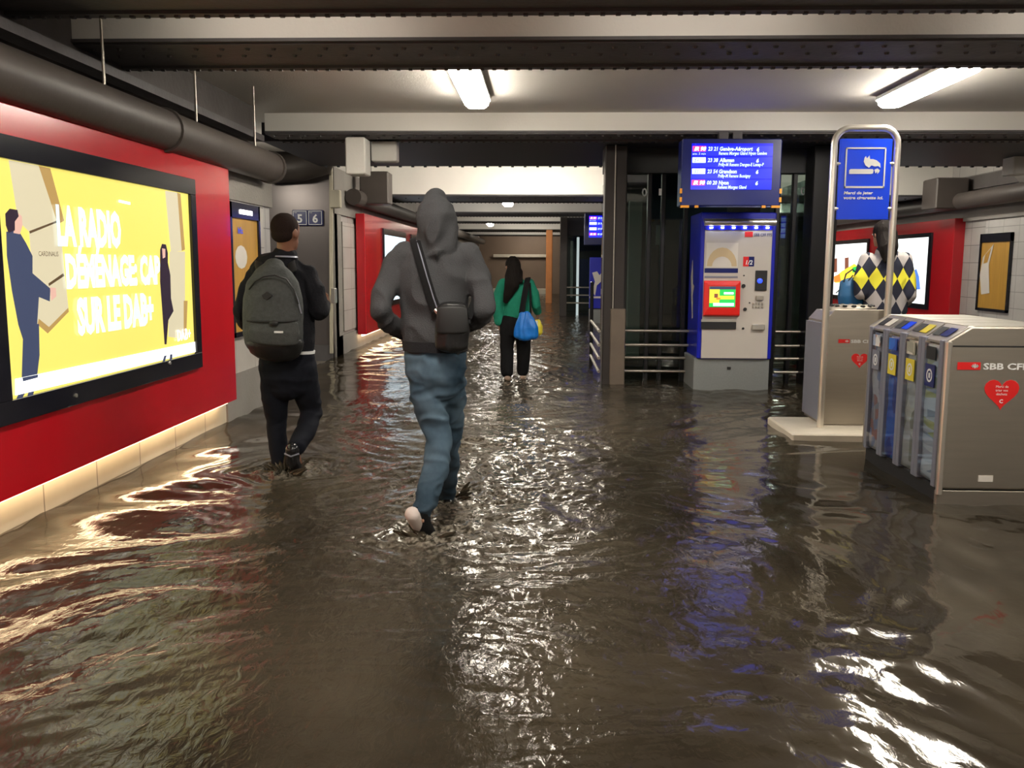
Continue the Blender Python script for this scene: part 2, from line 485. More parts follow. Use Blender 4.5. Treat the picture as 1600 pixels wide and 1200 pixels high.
class MB:
    def __init__(self):
        self.v, self.f, self.m = [], [], []

    def add(self, vs, fs, mi=0):
        o = len(self.v)
        self.v += [Vector(x) for x in vs]
        self.f += [tuple(i + o for i in f) for f in fs]
        self.m += [mi] * len(fs)
        return self

    def box(self, x0, x1, y0, y1, z0, z1, mi=0):
        return self.add([(x, y, z) for z in (z0, z1) for y in (y0, y1) for x in (x0, x1)],
                        [(0, 2, 3, 1), (4, 5, 7, 6), (0, 1, 5, 4), (2, 6, 7, 3), (0, 4, 6, 2), (1, 3, 7, 5)], mi)

    def bbox(self, x0, x1, y0, y1, z0, z1, r=0.01, mi=0):
        """box with chamfered vertical edges and top/bottom edges"""
        pts = []
        for (zz, k) in ((z0, r), (z0 + r, 0), (z1 - r, 0), (z1, r)):
            a0, a1, b0, b1 = x0 + k, x1 - k, y0 + k, y1 - k
            c = r
            pts.append([(a0 + c, b0, zz), (a1 - c, b0, zz), (a1, b0 + c, zz), (a1, b1 - c, zz), (a1 - c, b1, zz), (a0 + c, b1, zz), (a0, b1 - c, zz), (a0, b0 + c, zz)])
        return self.rings(pts, mi)

    def rings(self, rings, mi=0, caps=True):
        n = len(rings[0])
        vs = [p for r in rings for p in r]
        fs = []
        for i in range(len(rings) - 1):
            for j in range(n):
                k = (j + 1) % n
                fs.append((i * n + j, i * n + k, (i + 1) * n + k, (i + 1) * n + j))
        if caps:
            fs.append(tuple(reversed(range(n))))
            fs.append(tuple((len(rings) - 1) * n + j for j in range(n)))
        return self.add(vs, fs, mi)

    def prism(self, poly, ext, mi=0):
        """poly: list of 3-d points (planar), ext: vector of thickness"""
        n = len(poly)
        a = [Vector(p) for p in poly]
        e = Vector(ext)
        nrm = Vector((0, 0, 0))
        for i in range(n):
            nrm += a[i].cross(a[(i + 1) % n])
        if nrm.dot(e) < 0:
            a.reverse()
        vs = a + [p + e for p in a]
        fs = [tuple(reversed(range(n))), tuple(range(n, 2 * n))]
        for i in range(n):
            j = (i + 1) % n
            fs.append((i, j, n + j, n + i))
        return self.add(vs, fs, mi)

    def loft(self, pts, rad, side=(1, 0, 0), seg=14, round_ends=True, mi=0):
        pts = [Vector(p) for p in pts]
        rad = [(r, r) if isinstance(r, (int, float)) else tuple(r) for r in rad]
        if round_ends:
            d0 = (pts[0] - pts[1]).normalized()
            d1 = (pts[-1] - pts[-2]).normalized()
            r0, r1 = min(rad[0]), min(rad[-1])
            pre = [(pts[0] + d0 * r0 * k, (rad[0][0] * s, rad[0][1] * s)) for k, s in ((0.85, 0.3), (0.6, 0.72), (0.3, 0.93))]
            post = [(pts[-1] + d1 * r1 * k, (rad[-1][0] * s, rad[-1][1] * s)) for k, s in ((0.3, 0.93), (0.6, 0.72), (0.85, 0.3))]
            pts = [p for p, _ in pre] + pts + [p for p, _ in post]
            rad = [r for _, r in pre] + rad + [r for _, r in post]
        rings = []
        sd = Vector(side)
        for i, p in enumerate(pts):
            t = (pts[min(i + 1, len(pts) - 1)] - pts[max(i - 1, 0)]).normalized()
            s = sd - t * sd.dot(t)
            if s.length < 0.15:
                s = Vector((0, 1, 0)) - t * t.y
            s.normalize()
            u = t.cross(s)
            a, b = rad[i]
            rings.append([p + s * (a * math.cos(2 * math.pi * k / seg)) + u * (b * math.sin(2 * math.pi * k / seg)) for k in range(seg)])
        return self.rings(rings, mi)

    def tube(self, pts, r, seg=10, mi=0):
        return self.loft(pts, [r] * len(pts), seg=seg, round_ends=False, mi=mi, side=(0.31, 0.2, 0.93))

    def ell(self, c, r, seg=16, nr=9, rot=None, mi=0):
        c = Vector(c)
        rings = []
        for i in range(1, nr):
            th = math.pi * i / nr
            ring = []
            for k in range(seg):
                ph = 2 * math.pi * k / seg
                v = Vector((r[0] * math.sin(th) * math.cos(ph), r[1] * math.sin(th) * math.sin(ph), -r[2] * math.cos(th)))
                if rot:
                    v = rot @ v
                ring.append(c + v)
            rings.append(ring)
        return self.rings(rings, mi)

    def build(self, name, mats, parent=None, smooth=False, bevel=0.0):
        me = bpy.data.meshes.new(name)
        L = root_loc(parent)
        me.from_pydata([tuple(p - L) for p in self.v], [], self.f)
        if not isinstance(mats, (list, tuple)):
            mats = [mats]
        for m in mats:
            me.materials.append(M[m] if isinstance(m, str) else m)
        me.polygons.foreach_set('material_index', self.m)
        if smooth:
            me.polygons.foreach_set('use_smooth', [True] * len(self.f))
            try:
                me.set_sharp_from_angle(angle=math.radians(50))
            except Exception:
                pass
        me.update()
        o = bpy.data.objects.new(name, me)
        COL.objects.link(o)
        o.parent = parent
        if bevel:
            bm = o.modifiers.new('bevel', 'BEVEL')
            bm.width = bevel
            bm.segments = 2
        return o


def tag(o, label=None, cat=None, group=None, kind=None):
    if label:
        o['label'] = label
    if cat:
        o['category'] = cat
    if group:
        o['group'] = group
    if kind:
        o['kind'] = kind
    return o


def thing(name, loc, label, cat, group=None):
    o = bpy.data.objects.new(name, None)
    o.empty_display_size = 0.1
    COL.objects.link(o)
    o.location = loc
    return tag(o, label, cat, group)


def struct(name, mb, mats, parent=None, smooth=False):
    o = mb.build(name, mats, parent, smooth)
    if parent is None:
        o['kind'] = 'structure'
    return o


def copy_tree(o, parent=None):
    c = o.copy()
    COL.objects.link(c)
    c.parent = parent
    for ch in [x for x in bpy.data.objects if x.parent == o]:
        copy_tree(ch, c)
    return c


def lettering(name, s, origin, right, up, size, mname, parent, bold=0.0, width=None, depth=0.004, align='LEFT', shear=0.0, sx=1.0):
    """raised lettering; size = cap height; width = total width if given"""
    cu = bpy.data.curves.new(name, 'FONT')
    cu.body = s
    cu.size = 1.0
    cu.offset = bold
    cu.extrude = 0.0
    cu.align_x = align
    cu.shear = shear
    cu.resolution_u = 2
    ob = bpy.data.objects.new(name + '_tmp', cu)
    COL.objects.link(ob)
    dg = bpy.context.evaluated_depsgraph_get()
    me = bpy.data.meshes.new_from_object(ob.evaluated_get(dg))
    bpy.data.objects.remove(ob)
    xs = [v.co.x for v in me.vertices]
    x0, x1 = min(xs), max(xs)
    k = size / 0.73
    kx = k * sx
    if width:
        kx = width / (x1 - x0)
        if align == 'LEFT':
            pass
    right, up = Vector(right).normalized(), Vector(up).normalized()
    nrm = right.cross(up)
    L = root_loc(parent)
    base = Vector(origin) - L
    off = x0 if (align == 'LEFT') else 0
    for v in me.vertices:
        v.co = base + right * ((v.co.x - off) * kx) + up * (v.co.y * k) + nrm * depth
    me.materials.clear()
    me.materials.append(M[mname])
    o = bpy.data.objects.new(name, me)
    COL.objects.link(o)
    o.parent = parent
    return o


def organic(name, mb, mats, parent=None, voxel=0.010, it=4, folds=None, root=None):
    """merge overlapping closed shapes into ONE continuous smooth surface"""
    tmp = mb.build(name + '_tmp', mats, None)
    rm = tmp.modifiers.new('r', 'REMESH')
    rm.mode = 'VOXEL'
    rm.voxel_size = voxel
    sm = tmp.modifiers.new('s', 'SMOOTH')
    sm.factor = 0.5
    sm.iterations = it
    dg = bpy.context.evaluated_depsgraph_get()
    me = bpy.data.meshes.new_from_object(tmp.evaluated_get(dg))
    old = tmp.data
    bpy.data.objects.remove(tmp)
    bpy.data.meshes.remove(old)
    if folds:
        amp, sc, sq = folds
        nr = [v.normal.copy() for v in me.vertices]
        for v, n in zip(me.vertices, nr):
            q = Vector((v.co.x * sc * sq[0], v.co.y * sc * sq[1], v.co.z * sc * sq[2]))
            q += Vector((noise.noise(q * 0.6), noise.noise(q * 0.6 + Vector((9, 3, 1))), 0)) * 0.8
            h = 1 - abs(noise.noise(q)) * 2.2
            v.co += n * (amp * (h - .55))
    L = root_loc(parent) if root is None else Vector(root)
    for v in me.vertices:
        v.co -= L
    me.polygons.foreach_set('use_smooth', [True] * len(me.polygons))
    me.materials.clear()
    me.materials.append(M[mats] if isinstance(mats, str) else mats)
    me.name = name
    o = bpy.data.objects.new(name, me)
    COL.objects.link(o)
    o.parent = parent
    if root is not None:
        o.location = root
    return o


# ================================================================== THE SETTING
FL = -0.06
ZC = 3.05      # bay ceiling
ZS = 2.84      # beam soffit
XL, XR = -2.91, 7.4

struct('floor', MB().box(-6, 9, -5, 46.5, FL - 0.1, FL), 'floor')
struct('ceiling', MB().box(-6, 9, -5, 13.2, ZC, ZC + 0.15).box(-6, 9, 13.2, 46.5, 3.4, 3.55), 'ceiling')
struct('wall_back', MB().box(-6, 9, 46, 46.3, FL, 3.4), 'far_wall')
struct('wall_rear', MB().box(-6, 9, -5, -4.8, FL, ZC), 'concrete')


def beam(d0, d1, z, zt, xl=-3.06, xr=XR, face=1, pitch=0.17, rows=2):
    b = MB()
    # web and painted concrete upstand
    b.box(xl, xr, d0 + 0.02, d1 - 0.02, z + 0.02, zt, face)
    # riveted bottom flange plates
    b.box(xl, xr, d0, d1, z, z + 0.02, 0)
    b.box(xl, xr, d0 + 0.03, d1 - (d1 - d0) * 0.38, z - 0.012, z, 0)
    b.box(xl, xr, d1 - 0.10, d1 - 0.02, z - 0.02, z, 0)
    n = int((xr - xl) / pitch)
    ys = [d0 + (d1 - d0) * t for t in ((0.18, 0.42) if rows == 2 else (0.3,))]
    for i in range(n):
        for k, yy in enumerate(ys):
            x = xl + pitch * (i + 0.5 + 0.5 * (k % 2))
            for (r, dz) in ((0.02, 0.014),):
                ring0 = [(x + r * math.cos(a * math.pi / 3), yy + r * math.sin(a * math.pi / 3), z - 0.012) for a in range(6)]
                ring1 = [(x + r * .6 * math.cos(a * math.pi / 3), yy + r * .6 * math.sin(a * math.pi / 3), z - 0.012 - dz) for a in range(6)]
                b.rings([ring1, ring0], 0)
    m = int((xr - xl) / 0.085)
    for i in range(m):
        x = xl + 0.085 * (i + 0.5)
        yy = d1 - 0.06
        b.box(x - 0.013, x + 0.013, yy - 0.013, yy + 0.013, z - 0.032, z - 0.02, 0)
    return struct('ceiling_beam', b, ['steel_dark', 'beam_face', 'steel_navy'])


beam(0.9, 1.6, ZS, ZC)
beam(4.45, 5.24, ZS, ZC)
beam(5.85, 6.64, ZS, ZC)
beam(9.85, 10.5, ZS, ZC)
# dark deep girder behind, then the pale beams of the far passage
bb = MB().box(-3.3, XR, 10.52, 13.2, ZS, 3.4)
for i in range(60):
    x = -3.2 + i * 0.18
    bb.box(x - 0.02, x + 0.02, 13.14, 13.18, ZS - 0.018, ZS)
struct('ceiling_girder', bb, 'steel_navy')
for (a, c, z) in ((17.0, 18.8, 2.71), (22.7, 24.3, 2.71), (27.6, 28.4, 2.71), (34, 36, 2.71), (40, 41, 2.70)):
    beam(a, c, z, 3.4, -3.35, XR, pitch=0.25, rows=1)

# left wall: tiled lower wall, dark upper wall, side passage, far tiled wall
wl = MB().box(-3.2, XL, -5, 9.45, FL, 2.36)
w_left = struct('wall_left', wl, 'tile')
MB().box(-3.2, -3.05, -5, 9.45, 2.36, ZC).build('upper_wall', 'dark_wall', w_left)
MB().box(XL, XL + 0.025, 7.95, 9.45, FL, 0.42).build('wall_plinth', 'concrete', w_left)
MB().box(XL - 0.2, XL + 0.03, 7.95, 9.47, 2.02, 2.36).build('wall_lintel', 'concrete', w_left)
struct('wall_recess', MB().box(-6, -3.25, 13.8, 13.99, FL, 3.4), 'metal_wall')
struct('trim_1', MB().box(-6, -3.3, 13.72, 13.8, FL, 0.18), 'steel_dark')
wf = struct('wall_far_left', MB().box(-3.5, -3.28, 14.0, 46, FL, 3.4), 'tile')
MB().box(-3.28, -3.24, 13.8, 15.85, 2.2, 2.9).build('wall_lintel', 'concrete', wf)
MB().box(-3.28, -3.25, 13.8, 46, FL, 0.30).build('wall_plinth', 'concrete', wf)
MB().box(-3.28, -3.25, 13.78, 14.25, FL, 2.2).build('wall_pier', 'concrete', wf)
# right wall
wr = struct('wall_right', MB().box(XR, XR + 0.2, -5, 46, FL, 3.4), 'tile')
MB().box(XR - 0.05, XR, 5, 46, 2.22, 2.5).build('wall_lintel', 'concrete', wr)
MB().box(XR - 0.06, XR, 5, 46, 2.75, 2.98).build('wall_band', 'dark_wall', wr)
# rear part of the far end
MB().box(-3.3, 1.5, 44.2, 44.5, FL, 3.4).build('wall_end', 'brown_wall', bpy.data.objects['wall_back'])

# step and lit strips at the far end
t = thing('far_stair', (-0.8, 43.5, FL), 'pale stone stair edge and handrail strip at the far brown end of the passage', 'stair')
MB().bbox(-2.6, 0.1, 43.6, 44.15, FL, 0.25, 0.02).build('step', 'concrete_pale', t)
MB().bbox(-2.6, 0.1, 44.05, 44.19, 1.75, 1.9, 0.02).build('upper_strip', 'concrete_pale', t)
o = MB().bbox(-0.02, 0.22, 33.8, 34.0, FL, 2.7, 0.02).build('wooden_post', 'orange_wood')
tag(o, 'orange-brown upright post far down the passage beyond the woman in green', 'post')
o = MB().bbox(0.65, 0.85, 33, 33.3, FL, 2.6, 0.02).build('steel_column', 'column')
tag(o, 'thin dark column far away, right of the orange-brown post', 'column')

# ================================================================== PIPES AND BOXES
t = thing('overhead_pipe', (-2.76, 4.5, 2.45), 'thick dull grey pipe running along the left wall above the red advertising panel', 'pipe')
b = MB().tube([(-2.76, -4.5, 2.39), (-2.76, 9.1, 2.39)], 0.145, 24)
b.build('pipe_run', 'pipe', t, True)
for yy in (1.5, 4.0, 6.5, 9.0):
    MB().tube([(-2.76, yy, 2.39), (-2.76, yy + 0.06, 2.39)], 0.16, 24).build('pipe_collar', 'pipe', t, True)
for yy in (5.55, 7.0, 8.4):
    MB().tube([(-2.70, yy, 2.52), (-2.70, yy, 3.05)], 0.009, 8).build('hanger_rod', 'steel', t, True)
t = thing('cable_tray', (-2.93, 2, 2.66), 'slim dark cable tray above the thick pipe on the left wall', 'cable tray')
MB().box(-3.0, -2.86, -4.5, 9.2, 2.66, 2.68).box(-2.87, -2.86, -4.5, 9.2, 2.68, 2.72).build('tray', 'steel_dark', t)
for k in range(3):
    MB().tube([(-2.97 + k * 0.035, -4.5, 2.692), (-2.97 + k * 0.035, 9.2, 2.692)], 0.012, 6).build('cable', 'matt_black', t)
b = MB().loft([P(420, 264, 13.5), P(470, 260, 13.5), P(505, 252, 13.5), P(512, 240, 13.5)], [0.21, 0.22, 0.2, 0.15], side=(0, 1, 0), seg=24)
tag(b.build('air_duct', 'pipe', None, True), 'fat grey duct elbow over the side passage, above the platform number signs', 'duct')
t = thing('conduit', P(517, 555, 13.5), 'thin cream vertical conduit with a small box beside the platform number signs', 'pipe')
MB().tube([P(518, 552, 13.62), P(517, 206, 13.62)], 0.03, 12).build('conduit_run', 'pale_pipe', t, True)
p0 = P(525, 311, 13.55)
MB().bbox(p0.x - 0.09, p0.x + 0.07, 13.5, 13.62, p0.z - 0.13, p0.z + 0.13, 0.01).build('junction_box', 'pale_pipe', t)


def ceil_box(x0, y0, x1, y1, d, dep, mname, name, label, cat):
    a, c = P(x0, y1, d), P(x1, y0, d)
    o = MB().bbox(a.x, c.x, d, d + dep, a.z, max(c.z, a.z + 0.12), 0.012).build(name, mname)
    return tag(o, label, cat)


ceil_box(540, 214, 570, 272, 9.9, 0.3, 'beam_face', 'hanging_box', 'pale square box hanging under the beam above the tiled pier', 'box')
ceil_box(580, 216, 619, 252, 10.4, 0.2, 'beam_face', 'junction_box', 'pale flat box on the dark girder left of the bright ceiling bay', 'box')
ceil_box(1527, 222, 1562, 252, 12.6, 0.2, 'beam_face', 'junction_box', 'small pale box under the girder above the right-hand tiled wall', 'box')
ceil_box(1583, 218, 1612, 272, 12.0, 0.3, 'beam_face', 'hanging_box', 'pale box hanging at the right edge under the beam', 'box')
t = thing('overhead_pipe', (-3.1, 20, 2.5), 'grey pipe with a square hopper above the far left red panel', 'pipe')
MB().tube([(-3.1, 14.5, 2.5), (-3.1, 43.9, 2.5)], 0.13, 18).build('pipe_run', 'pipe', t, True)
a = P(625, 318, 15.0)
MB().bbox(-3.1, -2.62, 15.0, 15.4, 2.42, 2.95, 0.02).build('hopper', 'pipe', t)
t = thing('overhead_pipe', (7.05, 20, 2.62), 'grey pipe with a square box above the red panel on the right wall', 'pipe')
MB().tube([(7.12, 13.3, 2.55), (7.12, 45, 2.55)], 0.14, 18).build('pipe_run', 'pipe', t, True)
MB().bbox(6.7, 7.25, 16.0, 16.6, 2.42, 2.95, 0.02).build('hopper', 'pipe', t)
t = thing('girder_bracket', (XR - 0.2, 14, 2.5), 'pale slanting haunch where the right wall meets the girder', 'bracket')
MB().prism([(XR - 0.02, 13.3, 2.5), (XR - 0.02, 13.3, 3.0), (XR - 0.5, 13.3, 3.0)], (0, 0.9, 0)).build('haunch', 'concrete', t)

# ================================================================== LAMPS
def ceiling_light(x, y, z, ln, wd, label):
    t = thing('ceiling_light', (x, y, z), label, 'light')
    b = MB()
    # rounded rectangular trough
    def ring(hw, hl, zz):
        r = []
        for k in range(24):
            a = 2 * math.pi * k / 24
            cx = hw * (1 if math.cos(a) > 0 else -1) * abs(math.cos(a)) ** 0.5
            cy = (hl - hw) * (1 if math.sin(a) > 0 else -1) + hw * math.sin(a)
            r.append((x + cx, y + cy, zz))
        return r
    b.rings([ring(wd / 2 + .015, ln / 2 + .015, z + 0.02), ring(wd / 2 + .015, ln / 2 + .015, z + 0.05)], 0)
    b.build('housing', 'beam_face', t, True)
    MB().rings([ring(wd * .36, ln / 2 - .04, z - 0.045), ring(wd * .47, ln / 2 - .01, z - 0.02), ring(wd / 2, ln / 2, z + 0.02)]).build('diffuser', 'lamp', t, True)
    for q in (-.35, .35):
        MB().box(x - 0.01, x + 0.01, y + ln * q, y + ln * q + .02, z + 0.05, ZC if y < 13 else 3.4).build('bracket', 'steel_dark', t)
    return t


ceiling_light(-0.68, 8.05, 2.97, 1.75, 0.24, 'bright white tube light in the middle of the ceiling, above the man in the hood')
ceiling_light(3.22, 8.05, 2.97, 1.75, 0.24, 'bright white tube light on the right, above the cigarette sign')
ceiling_light(-0.68, 3.2, 2.96, 1.6, 0.24, 'tube light behind the nearest beam, over the middle of the water')
ceiling_light(3.22, 3.2, 2.96, 1.6, 0.24, 'tube light behind the nearest beam, over the recycling bins')
ceiling_light(-4.4, 11.6, 2.7, 1.2, 0.2, 'unseen tube light added inside the side passage on the left')  # added to brighten the metal wall of the recess
ceiling_light(-0.68, -1.6, 2.96, 1.6, 0.24, 'tube light near the rear wall on the left')
ceiling_light(3.22, -1.6, 2.96, 1.6, 0.24, 'tube light near the rear wall on the right')
ceiling_light(-0.25, 15.4, 3.30, 1.6, 0.24, 'tube light in the brightly lit bay behind the dark girder')
for (yy, txt) in ((25.7, 'first'), (32.2, 'second'), (38.2, 'third'), (42.6, 'last')):  # added lamps, hidden by the beams, to brighten the far passage
    ceiling_light(-0.8, yy, 3.25, 1.0, 0.24, 'unseen tube light added between the far beams, %s of the row down the passage' % txt)
t = thing('added_flood_light', (-0.45, 13.25, 3.0), 'strong unseen light added on the back of the dark girder, shining on the pale beam', 'light')  # hidden flood added to whiten the bay behind the girder
MB().bbox(-1.0, 0.1, 13.2, 13.28, 2.94, 3.16, .01).build('housing', 'beam_face', t)
MB().box(-0.97, 0.07, 13.28, 13.30, 2.96, 3.14).build('diffuser', 'flood', t)
ceiling_light(5.4, 15.2, 3.30, 1.2, 0.24, 'tube light over the right passage behind the dark girder')
ceiling_light(-0.92, 21.3, 2.84, 0.9, 0.24, 'small bright round-looking light under the far ceiling beyond the bright bay')
ceiling_light(5.4, 22.0, 2.95, 0.9, 0.24, 'tube light far along the right passage')
ceiling_light(-1.95, 31.2, 2.78, 0.9, 0.2, 'tiny bright light at the farthest beams, left of the woman')

for k, xx in enumerate((-1.6, 0.9, 3.4, 5.9)):  # unseen strips added to brighten the white beam face
    t = thing('added_recess_light', (xx, 5.34, 3.02), 'dim unseen strip light added between the two nearest beams, %s from the left' % ('first', 'second', 'third', 'fourth')[k], 'light')
    MB().bbox(xx - .7, xx + .7, 5.28, 5.34, 2.99, 3.05, .005).build('housing', 'beam_face', t)
    MB().box(xx - .68, xx + .68, 5.34, 5.355, 2.995, 3.045).build('diffuser', 'lamp_fill', t)

# ================================================================== RED PANEL WITH SCREEN (LEFT)
UPZ = Vector((0, 0, 1))
NX = Vector((1, 0, 0))


def red_unit(x0, y0, y1, z0, z1, sgn, label, group=None, scr=None, dep=0.16, led=True):
    """red wall housing of a lit advertising screen; sgn +1 faces +X"""
    t = thing('advertising_panel', ((x0), (y0 + y1) / 2, z0), label, 'advertising panel', group)
    xa, xb = sorted((x0, x0 + sgn * dep))
    MB().box(xa, xb, y0, y1, z0, z1).build('red_housing', 'red', t, bevel=0.006)
    if led:
        xl = x0 + sgn * (dep * 0.35)
        MB().box(min(xl, xl + sgn * .03), max(xl, xl + sgn * .03), y0 + .05, y1 - .05, z0 - 0.028, z0 - 0.004).build('light_strip', 'led_warm', t)
    return t


XP = XL + 0.16
PZ1 = PX(355, 262, XP).z
PZ0 = PX(368, 625, XP).z
print('panel z', PZ0, PZ1)
#      # front of the left red housing
left = red_unit(XL + 0.012, 1.2, PX(362, 400, XP).y, PZ0, PZ1, 1, 'red wall panel with a large lit yellow advertising screen, nearest on the left wall', dep=XP - XL - 0.012)
XF = XP + 0.035
sy0, sy1 = PX(5, 400, XF).y - 0.12, PX(311, 420, XF).y
sz0, sz1 = PX(315, 574, XF).z, PX(303, 280, XF).z
print('screen z', sz0, sz1)
fr = 0.12
fm = MB()
fm.box(XP, XF, sy0, sy1, sz0, sz0 + fr).box(XP, XF, sy0, sy1, sz1 - fr, sz1)
fm.box(XP, XF, sy0, sy0 + fr, sz0 + fr, sz1 - fr).box(XP, XF, sy1 - 0.10, sy1, sz0 + fr, sz1 - fr)
fob = fm.build('screen_frame', 'black', left, bevel=0.004)
for k, (a, c) in enumerate(((118, 618), (265, 567))):
    q = PX(a, c, XF)
    MB().tube([(XF, q.y, q.z), (XF + 0.008, q.y, q.z)], 0.012, 10).build('frame_lock', 'bright_steel', fob)
XS = XP + 0.012
scr = MB().box(XP, XS, sy0 + fr - .01, sy1 - .09, sz0 + fr - .01, sz1 - fr + .01).build('screen', 'ad_yellow', left)
ART = [0]


def art(poly, mname, name='picture_shape', X=XS, parent=None, sgn=1):
    """a printed shape of the lit picture, flat on the screen"""
    ART[0] += 1
    off = 0.0008 + 0.00025 * (ART[0] % 40)
    lo_y, hi_y = sy0 + fr, sy1 - .10
    pts = []
    for (a, c) in poly:
        q = PX(a, c, X)
        pts.append(q)
    if parent is scr:
        for q in pts:
            q.y = min(max(q.y, lo_y), hi_y)
            q.z = min(max(q.z, sz0 + fr), sz1 - fr)
    return MB().prism([(X + sgn * off, q.y, q.z) for q in pts], (sgn * 0.0004, 0, 0)).build(name, mname, parent)


def artp(poly, mname, name):
    return art(poly, mname, name, XS, scr)


artp([(13, 250), (60, 259), (92, 350), (45, 362), (28, 345)], 'ad_box', 'picture_box')
artp([(60, 259), (78, 263), (100, 345), (90, 350)], 'ad_box2', 'picture_box_side')
artp([(45, 362), (92, 345), (98, 400), (107, 487), (74, 521), (58, 507), (50, 430)], 'ad_box', 'picture_box')
artp([(58, 507), (74, 521), (107, 487), (106, 481), (76, 511), (60, 498)], 'ad_box2', 'picture_box_side')
artp([(98, 427), (100, 431), (76, 447), (75, 443)], 'ad_box_line', 'picture_line')
artp([(45, 361), (90, 344), (90, 347), (46, 365)], 'ad_box_line', 'picture_line')
artp([(9, 362), (28, 360), (40, 380), (50, 400), (50, 427), (78, 451), (77, 471), (60, 464), (57, 510), (28, 508), (18, 455), (10, 400)], 'ad_navy', 'picture_coat')
artp([(28, 508), (60, 506), (61, 555), (57, 588), (33, 594), (35, 530)], 'ad_navy', 'picture_trousers')
artp([(28, 616), (39, 613), (36, 638), (26, 640)], 'ad_navy', 'picture_shoe')
artp([(44, 611), (53, 609), (52, 632), (43, 634)], 'ad_navy', 'picture_shoe')
artp([(24, 330), (33, 338), (34, 352), (30, 366), (20, 364)], 'ad_skin', 'picture_face')
artp([(7, 334), (14, 326), (26, 328), (28, 338), (22, 346), (22, 360), (12, 364), (8, 352)], 'ad_dark', 'picture_hair')
artp([(77, 449), (86, 450), (87, 463), (79, 470)], 'ad_skin', 'picture_hand')
artp([(257, 298), (276, 301), (283, 392), (266, 394)], 'ad_box', 'picture_box')
artp([(276, 301), (281, 303), (288, 390), (283, 392)], 'ad_box2', 'picture_box_side')
artp([(264, 393), (288, 393), (288, 470), (286, 530), (262, 526)], 'ad_box', 'picture_box')
artp([(286, 470), (292, 470), (290, 522), (286, 530)], 'ad_box2', 'picture_box_side')
artp([(249, 412), (253, 406), (261, 410), (265, 430), (266, 466), (270, 486), (262, 500), (259, 538), (256, 538), (252, 480), (249, 440)], 'ad_dark', 'picture_coat')
artp([(249, 390), (252, 381), (258, 382), (261, 395), (261, 412), (249, 412)], 'ad_dark', 'picture_hair')
artp([(252, 388), (257, 389), (257, 402), (253, 404)], 'ad_skin', 'picture_face')
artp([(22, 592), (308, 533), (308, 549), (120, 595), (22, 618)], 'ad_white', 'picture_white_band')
artp([(33, 590), (58, 585), (57, 590), (34, 596)], 'ad_navy', 'picture_trousers')
artp([(255, 556), (259, 555), (257, 572), (253, 573)], 'ad_navy', 'picture_shoe')
artp([(264, 554), (268, 553), (268, 569), (264, 570)], 'ad_navy', 'picture_shoe')
artp([(184, 312), (202, 316), (202, 320), (184, 316)], 'ad_white', 'picture_caption')


def wall_text(s, x0, y0t, y0b, x1, mname, X, parent, bold=0.03):
    """lettering on a left wall plane, from pixel x0 to x1; cap height at x0 from y0t to y0b"""
    a, c = PX(x0, y0b, X), PX(x0, y0t, X)
    e = PX(x1, y0b, X)
    return lettering('screen_text', s, (X + 0.0125, a.y, a.z), (0, 1, 0), (0, 0, 1), c.z - a.z, mname, parent, bold=bold, width=e.y - a.y, depth=0)


wall_text('LA RADIO', 87, 320, 380, 187, 'ad_text', XS, scr, .055)
wall_text('DÉMÉNAGE: CAP', 101, 397, 448, 249, 'ad_text', XS, scr, .055)
wall_text('SUR LE DAB+', 119, 466, 521, 239, 'ad_text', XS, scr, .055)
wall_text('DAB+', 275, 515, 533, 296, 'ad_white', XS, scr, 0.02)
wall_text('CARDINALIS', 57, 392, 400, 88, 'ad_box_line', XS, scr, 0.0)

# skirt below the panel, lit by the strip
MB().box(XL, XL + 0.008, 1.2, 7.95, FL, 0.30).build('skirting_tiles', 'tile_warm', w_left)

# narrow poster frames on tiled walls
def poster(plane, y0, y1, z0, z1, sgn, label, shapes=None):
    t = thing('poster_frame', (plane, (y0 + y1) / 2, z0), label, 'poster')
    f = 0.045
    xa, xb = sorted((plane, plane + sgn * 0.05))
    xo = plane + sgn * 0.05
    b = MB()
    b.box(xa, xb, y0, y1, z0, z0 + f).box(xa, xb, y0, y1, z1 - 0.14, z1)
    b.box(xa, xb, y0, y0 + f, z0, z1).box(xa, xb, y1 - f, y1, z0, z1)
    b.build('frame', 'black', t)
    xs = sorted((plane, plane + sgn * 0.03))
    MB().box(xs[0], xs[1], y0 + f, y1 - f, z0 + f, z1 - 0.14).build('poster_sheet', 'wood_poster', t)
    return t


q0, q1 = PX(363, 420, XL + .05), PX(409, 420, XL + .05)
po = poster(XL, q0.y, q1.y, 0.76, 2.0, 1, 'narrow framed ochre poster between the red panel and the side passage')
pc = (q0.y + q1.y) / 2
MB().rings([[(XL + .031, pc - .12 + .17 * math.cos(a * .5236), 1.5 + .11 * math.sin(a * .5236)) for a in range(12)], [(XL + .033, pc - .12 + .17 * math.cos(a * .5236), 1.5 + .11 * math.sin(a * .5236)) for a in range(12)]]).build('pale_motif', 'paper', po)
lettering('poster_title', 'Info:', (XL + .034, pc - .2, 1.72), (0, 1, 0), UPZ, 0.06, 'sign_blue', po, bold=.03)
MB().box(XL + .05, XL + .06, q0.y + .26, q1.y - .26, 1.90, 1.94).build('frame_light', emat('frame_lamp', (1, .95, .9), 6), po)
q0, q1 = PX(1577, 420, XR - .05), PX(1528, 420, XR - .05)
po2 = poster(XR, q0.y, q1.y, 0.70, 1.98, -1, 'narrow framed ochre poster on the pale tiled wall at the right edge')
xm = XR - 0.034
MB().prism([(xm, PX(a, c, xm).y, PX(a, c, xm).z) for a, c in ((1553, 381), (1545, 414), (1546, 458), (1533, 460), (1531, 430), (1536, 402))], (-0.002, 0, 0)).build('pale_motif', 'paper', po2)
